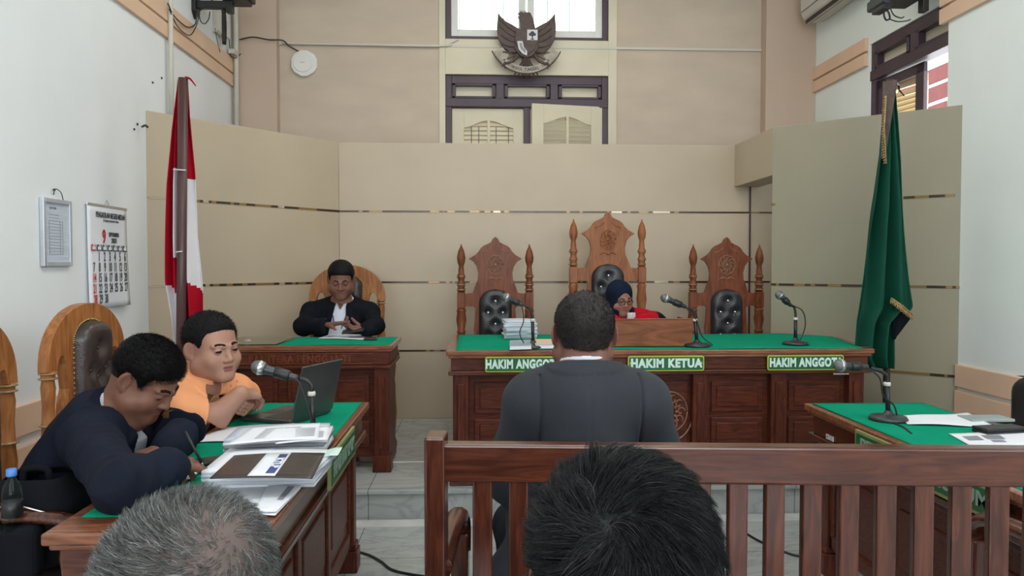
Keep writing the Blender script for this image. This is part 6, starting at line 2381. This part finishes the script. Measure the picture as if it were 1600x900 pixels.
# =====================  the judge in red
def judge():
    Y = 5.38
    hc = at(969, 466, Y - .08); s = .95
    root = V3(at(968, 500, Y)[0], Y, PZL)
    t = person('person in a dark blue headscarf, glasses and red robe behind the wooden box', root)
    R = head_R((.30, -1, -.32), roll=-.06)
    N = at(968, 491, Y - .02)
    P = V3(root[0], Y + .03, PZL + .47)
    SR, SL = at(932, 505, Y), at(1002, 503, Y)
    J = dict(P=P, N=N, SL=SL, SR=SR, bulk=1.0, belly=.03)
    EL, ER = SL + V3(.06, -.14, -.17), SR + V3(-.06, -.14, -.17)
    EL[2] = ER[2] = max(PZL + BH + .05, EL[2])
    EL[1] = ER[1] = Y - .12
    WL, WR = V3(root[0] + .10, Y - .32, PZL + BH + .05), V3(root[0] - .10, Y - .32, PZL + BH + .05)
    HL, HR = P + V3(.09, 0, -.03), P + V3(-.09, 0, -.03)
    KL, KR = V3(root[0] + .12, Y - .40, PZL + .46), V3(root[0] - .12, Y - .40, PZL + .46)
    AL, AR = V3(root[0] + .12, Y - .40, PZL + .07), V3(root[0] - .12, Y - .40, PZL + .07)
    B = Field()
    head_ops(B, hc, R, s, chub=.6, ears=False)
    B.cap(hc + R @ V3(0, -.03, -.05), N, .046, .05, .03)
    torso_ops(B, J, -.01)
    for S, E, W in ((SL, EL, WL), (SR, ER, WR)): arm_ops(B, S, E, W, inf=-.008)
    hand_ops(B, WL, (-.8, -.6, 0), (0, 0, -1), (0, 1, 0), .3, .92); hand_ops(B, WR, (.8, -.6, 0), (0, 0, -1), (0, 1, 0), .3, .92)
    for H, K, A in ((HL, KL, AL), (HR, KR, AR)): leg_ops(B, H, K, A, inf=-.01)
    emit(B, 'body', .0036, ['skin_b', 'lips_b', 'eye', 'brow'], t, head_mats(hc, R, s, closed=True))
    # headscarf with a face opening
    Hj = Field()
    Hj.ell(hc + R @ (V3(0, -.022, .030) * s), V3(.094, .112, .102) * s, R, .02)
    Hj.ell(hc + R @ (V3(0, .0, -.040) * s), V3(.086, .088, .095) * s, R, .03)
    Hj.cap(hc + R @ V3(0, -.01, -.08), N + V3(0, .0, .0), .078, .105, .05)
    Hj.cap(N + V3(-.05, 0, -.02), N + V3(.05, 0, -.02), .075, .075, .04)
    Hj.ell(hc + R @ (V3(.0, .095, -.012) * s), V3(.058, .085, .082) * s, R, .008, True)
    wh = wrinkle(.004, 21, 1.2)
    Hj.post = lambda P_, d: d + wh(P_)
    emit(Hj, 'headscarf', .0042, 'hijab', t)
    Rb = Field(); torso_ops(Rb, J, .02, .06)
    for S, E, W in ((SL, EL, WL), (SR, ER, WR)): arm_ops(Rb, S, E, W, r=(.075, .080, .085), inf=.012, k=.04, stop=.85)
    wrb = wrinkle(.006, 31)
    Rj = J['R']
    Rb.post = lambda P_, d: d + wrb(P_)
    def rm(P_):
        # black sleeves, red front
        q = (P_ - N) @ Rj
        return ((q[:, 0] < -.235) | (q[:, 0] > .205)).astype(int)
    emit(Rb, 'robe', .0055, ['robe_red', 'darkcloth'], t, rm)
    Bb = MB()
    f = unit(V3(.10, -1, 0))
    c0 = N + f * .115 + V3(.045, 0, -.0)
    def bibf(u, v):
        w = .028 + .016 * v
        p = c0 + V3(1, .1, 0) * ((u * 2 - 1) * w) + V3(0, -.02 - .02 * v - .006 * math.cos(u * 12), -.16 * v + .02) - V3(*t.location)
        return tuple(p)
    Bb.grid(bibf, 14, 10, thick=.004).build('white_bands', 'flagwhite', t)
    # glasses
    g = MB()
    L = lambda x, y, z: hc + R @ (V3(x, y, z) * s) - V3(*t.location)
    for q in (-1, 1):
        ring = [tuple(L(q * .034 + .024 * math.cos(a), .098 - .004 * math.cos(a) * q, .0 + .017 * math.sin(a))) for a in [2 * PI * k / 20 for k in range(21)]]
        g.tube(ring, .0022, 6)
        g.tube([tuple(L(q * .058, .096, .004)), tuple(L(q * .078, .02, .006))], .002, 6)
    g.tube([tuple(L(-.010, .100, .004)), tuple(L(.010, .100, .004))], .002, 6)
    g.build('glasses', 'black', t)
    Tr = Field()
    for H, K, A in ((HL, KL, AL), (HR, KR, AR)): leg_ops(Tr, H, K, A, inf=.012)
    Tr.cap(HL, HR, .12, .12, .05, ((0, 0, 1), .75))
    emit(Tr, 'trousers', .009, 'trouser', t)
    for A in (AL, AR):
        S_ = Field(); S_.cap(A + V3(0, .02, -.035), A + V3(0, -.11, -.045), .034, .026, .02)
        S_.post = lambda P_, d: np.maximum(d, PZL + .002 - P_[:, 2])
        emit(S_, 'shoe', .007, 'shoe', t)
    return t


# =====================  the man in the orange shirt
def orange_man():
    hc = at(332, 543, 3.02); s = 1.07
    root = V3(-1.40, 3.06, 0)
    t = person('person in an orange short-sleeved shirt leaning on the left table with crossed arms', root)
    R = head_R((.80, -.60, -.10), roll=-.05)
    N = at(304, 603, 3.05)
    N = V3(hc[0] - .050, hc[1] + .015, hc[2] - .138)
    P = V3(-1.40, 3.10, .55)
    SR, SL = V3(N[0] - .035, N[1] - .180, N[2] - .085), V3(N[0] + .070, N[1] + .170, N[2] - .075)
    J = dict(P=P, N=N, SL=SL, SR=SR, bulk=1.22, belly=.06)
    zt = TH + .055
    ER, EL = atz(337, 652, zt), V3(-.99, 3.34, zt)
    WR = at(376, 615, 2.98); WL = V3(-.93, 3.12, .835)
    HL, HR = P + V3(0, .10, -.03), P + V3(0, -.10, -.03)
    KL, KR = V3(-.96, 3.24, .52), V3(-.96, 2.98, .52)
    AL, AR = V3(-.98, 3.24, .09), V3(-.98, 2.98, .09)
    B = Field()
    head_ops(B, hc, R, s, chub=.8)
    B.cap(hc + R @ V3(0, -.03, -.05), N, .062, .070, .03)
    torso_ops(B, J, -.012)
    arm_ops(B, SR, ER, WR, r=(.058, .050, .032)); arm_ops(B, SL, EL, WL, r=(.058, .050, .032))
    hand_ops(B, WR, (.45, .75, -.15), (-.3, .3, -.9), (-.4, 0, 1), .60, .95)
    hand_ops(B, WL, (.15, -.85, -.10), (-.6, .0, .6), (-.2, 0, 1), .65, .95)
    for H, K, A in ((HL, KL, AL), (HR, KR, AR)): leg_ops(B, H, K, A, inf=-.01)
    B.post = neck_trim(N, J['R'], .070)
    emit(B, 'body', .0024, ['skin_d', 'lips_b', 'eye', 'brow'], t, head_mats(hc, R, s))
    Sh = Field(); torso_ops(Sh, J, .010)
    for S, E in ((SR, ER), (SL, EL)):
        d = E - S
        Sh.cap(S, S + d * .62, .070, .074, .03)
    Rj = J['R']
    Sh.cap(N - Rj[:, 2] * .03, N + Rj[:, 2] * .036 - Rj[:, 1] * .006, .080, .076, .018)
    wr = wrinkle(.012, 41, 2.6)
    def post(P_, d):
        q = (P_ - N) @ Rj
        d = d + wr(P_) * (q[:, 2] < -.03)
        e = .067 - np.hypot(q[:, 0], q[:, 1] + .006)
        d = np.where(q[:, 2] > -.05, np.maximum(d, e), d)
        notch = np.maximum(np.abs(q[:, 0] + .004) - (.006 + .35 * np.clip(q[:, 2] + .07, 0, 1)), -q[:, 1])
        d = np.where(q[:, 2] > -.07, np.maximum(d, -notch), d)
        # flat turned-down collar: step
        d = d - .0045 * ((np.hypot(q[:, 0], q[:, 1]) < .112 + .3 * np.clip(q[:, 1], 0, .1)) & (q[:, 2] > -.085))
        # placket and pocket stitching
        d = d + .0022 * np.exp(-((np.abs(q[:, 0]) - .018) / .0025) ** 2) * (q[:, 1] > 0) * (q[:, 2] < -.07)
        # cut sleeve ends
        for S, E in ((SR, ER), (SL, EL)):
            u = unit(E - S); L = np.linalg.norm(E - S)
            tt = (P_ - S) @ u
            rad = np.linalg.norm(P_ - S - tt[:, None] * u, axis=1)
            d = np.where(rad < .12, np.maximum(d, np.where(tt > .1, tt - L * .63, -1)), d)
        return d
    Sh.post = post
    def smat(P_):
        q = (P_ - N) @ Rj
        return ((q[:, 2] > -.052) & (np.hypot(q[:, 0], q[:, 1]) < .074)).astype(int)
    emit(Sh, 'shirt', .0035, ['orange', 'peach'], t, smat)
    Tr = Field()
    for H, K, A in ((HL, KL, AL), (HR, KR, AR)): leg_ops(Tr, H, K, A, inf=.012)
    Tr.cap(HL, HR, .13, .13, .05, ((0, 0, 1), .75))
    emit(Tr, 'trousers', .008, 'trouser', t)
    for A in (AL, AR):
        S_ = Field(); S_.cap(A + V3(-.02, 0, -.05), A + V3(.12, 0, -.06), .040, .032, .02)
        S_.post = lambda P_, d: np.maximum(d, .002 - P_[:, 2])
        emit(S_, 'shoe', .007, 'shoe', t)
    H = hair_field(hc, R, s, thick=.007, front=.080, nape=-.045, side=-.006, top=.003, noise=.001)
    ho, hp, hF = emit(H, 'hair', .0026, 'hair', t)
    ch = ho
    roots = sample(hp, hF, 3500, 3)
    strands('hair_strands', ch, tuple(t.location), roots, lambda P_, n_, flow=False: n_ * .5 + R[:, 1] * .5, 2, .010, .0006, ['hair'], seed=4, jitter=.4)
    # dark cord round the neck
    MB().tube(catmull([tuple(N + Rj @ V3(-.066, -.03, .055) - V3(*t.location)), tuple(N + Rj @ V3(.02, -.078, .06) - V3(*t.location)), tuple(N + Rj @ V3(.068, .0, .03) - V3(*t.location)), tuple(N + Rj @ V3(.058, .05, -.005) - V3(*t.location))], 8), .003, 6).build('neck_cord', 'black', t)
    return t


# =====================  the man in the navy jacket writing
def navy_man():
    hc = at(229, 592, 2.62); s = 1.08
    root = V3(-1.40, 2.70, 0)
    t = person('person in a navy jacket bending low over the left table and writing', root)
    R = head_R((.78, -.16, -.64))
    N = hc + R @ V3(0, -.075, -.150)
    N = at(186, 645, 2.64)
    P = V3(-1.45, 2.66, .54)
    SR, SL = at(143, 690, 2.44), at(236, 668, 2.84)
    J = dict(P=P, N=N, SL=SL, SR=SR, bulk=1.28, belly=.02)
    zt = TH + .065
    ER, EL = atz(188, 762, zt + .005), atz(292, 676, zt + .01)
    WR = atz(266, 728, zt + .02); WL = atz(262, 700, zt - .01)
    HL, HR = P + V3(0, .10, -.03), P + V3(0, -.10, -.03)
    KL, KR = V3(-.98, 2.86, .52), V3(-.98, 2.60, .52)
    AL, AR = V3(-1.0, 2.86, .09), V3(-1.0, 2.60, .09)
    B = Field()
    head_ops(B, hc, R, s, chub=.7)
    B.cap(hc + R @ V3(0, -.04, -.05), N, .062, .068, .04)
    torso_ops(B, J, -.012)
    arm_ops(B, SR, ER, WR, r=(.040, .030, .027)); arm_ops(B, SL, EL, WL, r=(.040, .030, .027))
    hand_ops(B, WR, unit(atz(322, 712, TH + .03) - WR), (.1, .2, -1), (.0, 1, .2), .40, 1.08, curls=[.25, .45, .65, .75])
    hand_ops(B, WL, unit(atz(212, 716, TH + .04) - WL), (0, 0, -1), (.3, -.7, 0), .35, 1.05)
    for H, K, A in ((HL, KL, AL), (HR, KR, AR)): leg_ops(B, H, K, A, inf=-.01)
    B.post = neck_trim(N, J['R'], .064)
    emit(B, 'body', .0024, ['skin_a', 'lips', 'eye', 'brow'], t, head_mats(hc, R, s, closed=True))
    Sh = Field(); torso_ops(Sh, J, .0)
    Rj = J['R']
    Sh.cap(N - Rj[:, 2] * .02, N + Rj[:, 2] * .060, .072, .070, .015)
    Sh.cap(N + Rj @ V3(0, .04, -.01), N + Rj @ V3(0, .075, -.16), .04, .05, .03)
    def nsp(P_, d):
        q = (P_ - N) @ Rj
        rr_ = np.hypot(q[:, 0], q[:, 1])
        d = np.where(q[:, 2] > -.03, np.maximum(d, .064 - rr_), d)
        d = np.where((q[:, 2] > -.02) & (q[:, 1] < .06), np.maximum(d, q[:, 2] - (.044 - .30 * q[:, 1])), d)
        return np.where((rr_ > .080) & (rr_ < .14), np.maximum(d, q[:, 2] - (.0 - .30 * q[:, 1])), d)
    Sh.post = nsp
    emit(Sh, 'shirt', .0045, 'shirt_white', t)
    v = lambda z: (.018 + .0 * z, .052 + .10 * np.clip(-z, 0, .2))
    Jk = jacket_with_v(J, ((SL, EL, WL), (SR, ER, WR)), N, v, coll=.012, wr=wrinkle(.013, 17, 2.0), r=(.068, .049, .040), inf=.014, k=.05, stop=.95)
    emit(Jk, 'jacket', .004, 'suit_navy', t)
    Tr = Field()
    for H, K, A in ((HL, KL, AL), (HR, KR, AR)): leg_ops(Tr, H, K, A, inf=.012)
    Tr.cap(HL, HR, .13, .13, .05, ((0, 0, 1), .75))
    emit(Tr, 'trousers', .008, 'trouser', t)
    for A in (AL, AR):
        S_ = Field(); S_.cap(A + V3(-.02, 0, -.05), A + V3(.12, 0, -.06), .040, .032, .02)
        S_.post = lambda P_, d: np.maximum(d, .002 - P_[:, 2])
        emit(S_, 'shoe', .007, 'shoe', t)
    H = hair_field(hc, R, s, thick=.010, front=.058, nape=-.045, side=-.012, top=.0, noise=.001)
    ho, hp, hF = emit(H, 'hair', .003, 'hair', t)
    roots = sample(hp, hF, 9000, 3, keep=lambda c_: (((c_ - hc) @ R)[:, 2] > .0) * 1.0)
    strands('hair_strands', ho, tuple(t.location), roots, lambda P_, n_, flow=False: n_ * .45 + R[:, 1] * .65, 4, .016, .0005, ['hair'], seed=5, clump=0, jitter=.35, grav=.1)
    MB().sphere(tuple(V3(*(N + Rj @ V3(.09, .13, -.16))) - V3(*t.location)), .007, 8, 0, (1, .6, 1)).build('lapel_pin', 'silver', t)
    # pen in the right hand
    w = atz(296, 714, TH + .05)
    pt = thing('pen', 'dark pen held over the notepad by the man in navy', 'pen', tuple(w))
    MB().tube([(-.02, .02, .075), (.035, .005, -.020)], .0045, 8).build('pen_barrel', 'black', pt)
    MB().tube([(.035, .005, -.020), (.043, .003, -.034)], .0035, 8, r2=.0008).build('pen_tip', 'silver', pt)
    return t


# =====================  two people in the audience, heads only in the frame
def audience(label, hx, hy, crown_z, shirt, seed, grey):
    s = 1.03
    root = V3(hx, hy - .02, 0)
    t = person(label, root)
    R = head_R((.05 if not grey else -.05, 1, -.12))
    hc = V3(hx, hy, crown_z - .128)
    N = hc + V3(0, -.035, -.165)
    P = V3(hx, hy - .10, .55)
    SL, SR = N + V3(-.18, -.01, -.06), N + V3(.18, -.01, -.06)
    J = dict(P=P, N=N, SL=SL, SR=SR, bulk=1.0, belly=.03)
    EL, ER = SL + V3(-.03, .05, -.27), SR + V3(.03, .05, -.27)
    WL, WR = V3(hx - .12, hy + .22, .62), V3(hx + .12, hy + .22, .62)
    HL, HR = P + V3(-.1, 0, -.03), P + V3(.1, 0, -.03)
    KL, KR = V3(hx - .12, hy + .32, .52), V3(hx + .12, hy + .32, .52)
    AL, AR = V3(hx - .12, hy + .36, .09), V3(hx + .12, hy + .36, .09)
    B = Field()
    head_ops(B, hc, R, s, chub=.3)
    B.cap(hc + R @ V3(0, -.03, -.05), N, .055, .06, .03)
    torso_ops(B, J, -.012)
    for S, E, W in ((SL, EL, WL), (SR, ER, WR)): arm_ops(B, S, E, W)
    hand_ops(B, WL, (.1, 1, -.2), (0, -.2, -1), (1, 0, 0), .35); hand_ops(B, WR, (-.1, 1, -.2), (0, -.2, -1), (-1, 0, 0), .35)
    for H, K, A in ((HL, KL, AL), (HR, KR, AR)): leg_ops(B, H, K, A, inf=-.01)
    emit(B, 'body', .0035, ['skin_c' if not grey else 'skin_a', 'lips', 'eye', 'brow'], t, head_mats(hc, R, s))
    Sh = Field(); torso_ops(Sh, J, .010)
    for S, E, W in ((SL, EL, WL), (SR, ER, WR)): arm_ops(Sh, S, E, W, r=(.066, .054, .045), inf=.012, stop=.9)
    w_ = wrinkle(.004, seed)
    Sh.post = lambda P_, d: np.where(P_[:, 2] > N[2] - .02, np.maximum(d + w_(P_), .066 - np.hypot(P_[:, 0] - N[0], P_[:, 1] - N[1])), d + w_(P_))
    emit(Sh, 'shirt', .006, shirt, t)
    Tr = Field()
    for H, K, A in ((HL, KL, AL), (HR, KR, AR)): leg_ops(Tr, H, K, A, inf=.012)
    Tr.cap(HL, HR, .12, .12, .05, ((0, 0, 1), .75))
    emit(Tr, 'trousers', .008, 'trouser', t)
    for A in (AL, AR):
        S_ = Field(); S_.cap(A + V3(0, -.02, -.05), A + V3(0, .12, -.06), .040, .032, .02)
        S_.post = lambda P_, d: np.maximum(d, .002 - P_[:, 2])
        emit(S_, 'shoe', .007, 'shoe', t)
    if not grey:
        H = hair_field(hc, R, s, thick=.007, front=.05, nape=-.085, side=-.03, noise=.0008, top=.0)
        ho, hp, hF = emit(H, 'hair', .003, 'hair_soft', t)
        roots = sample(hp, hF, 24000, seed)
        wh = V3(-.022, -.085, .068)
        Lf = lambda P_: np.interp(((P_ - hc) @ R)[:, 2], [-.09, -.02, .05, .11], [.022, .036, .040, .038])
        def fl(P_, n_, flow=False):
            q = ((P_ - hc) @ R) / s
            a = q - wh
            r_ = np.linalg.norm(a, axis=1)[:, None]
            sw = np.cross(a, np.array([0, -1, .8])) * .5
            g = (a + sw) @ R.T
            g = g - n_ * (g * n_).sum(1)[:, None]
            g /= np.linalg.norm(g, axis=1)[:, None] + 1e-6
            up = .95 - .45 * np.clip(r_ / .12, 0, 1)
            return g * .8 + n_ * (up * (.30 if flow else .55))
        strands('hair_strands', ho, tuple(t.location), roots, fl, 7, Lf, .00040, ['hair_soft', 'hair', 'hair_g2'], mprob=[.60, .34, .06], seed=seed, clump=1100, jitter=.42, grav=.55)
    else:
        H = hair_field(hc, R, s, thick=.0015, front=.07, nape=-.085, side=-.02, noise=.0003, top=.0)
        sc = mat('thinning_grey_scalp', (0.12, 0.085, 0.075), .7, var=.15, scale=20)
        ho, hp, hF = emit(H, 'hair', .003, sc, t)
        wh = V3(.050, -.062, .086)
        def keep(c_):
            q = ((c_ - hc) @ R) / s
            r_ = np.linalg.norm(q - wh, axis=1)
            return .22 + .78 * np.clip((r_ - .012) / .06, 0, 1)
        roots = sample(hp, hF, 30000, seed, keep)
        def fl(P_, n_, flow=False):
            q = ((P_ - hc) @ R) / s
            a = q - wh
            sw = np.cross(a, np.array([0, -1, .8])) * .8
            g = (a + sw) @ R.T
            g = g - n_ * (g * n_).sum(1)[:, None]
            g /= np.linalg.norm(g, axis=1)[:, None] + 1e-6
            return g * .7 + n_ * (.30 if flow else .62)
        strands('hair_strands', ho, tuple(t.location), roots, fl, 4, .017, .00028, ['hair_g1', 'hair_g2', 'hair_g3'], mprob=[.52, .32, .16], seed=seed, clump=5000, jitter=.75, grav=.2)
    return t


suited_man()
clerk()
judge()
orange_man()
navy_man()
hb_ = at(970, 800, .81); hg_ = at(299, 850, .83)
audience('person with messy black hair seen from behind at the bottom centre', hb_[0], .81, at(972, 722, .81)[2], 'trouser', 51, False)
audience('person with short thinning grey hair seen from behind at the bottom left', hg_[0], .83, at(299, 773, .83)[2], 'suit_navy', 61, True)
# the pew they sit on
t = thing('audience_pew', 'plain wooden pew carrying the two people in front of the camera', 'bench', (0, .62, 0))
MB().box(-1.0, 1.0, -.24, .20, .40, .445).build('seat', 'wood_rail', t, bevel=.006)
for xx in (-.95, 0, .95):
    MB().box(xx - .025, xx + .025, -.22, .18, 0, .40).build('leg', 'wood_railv', t, bevel=.005)
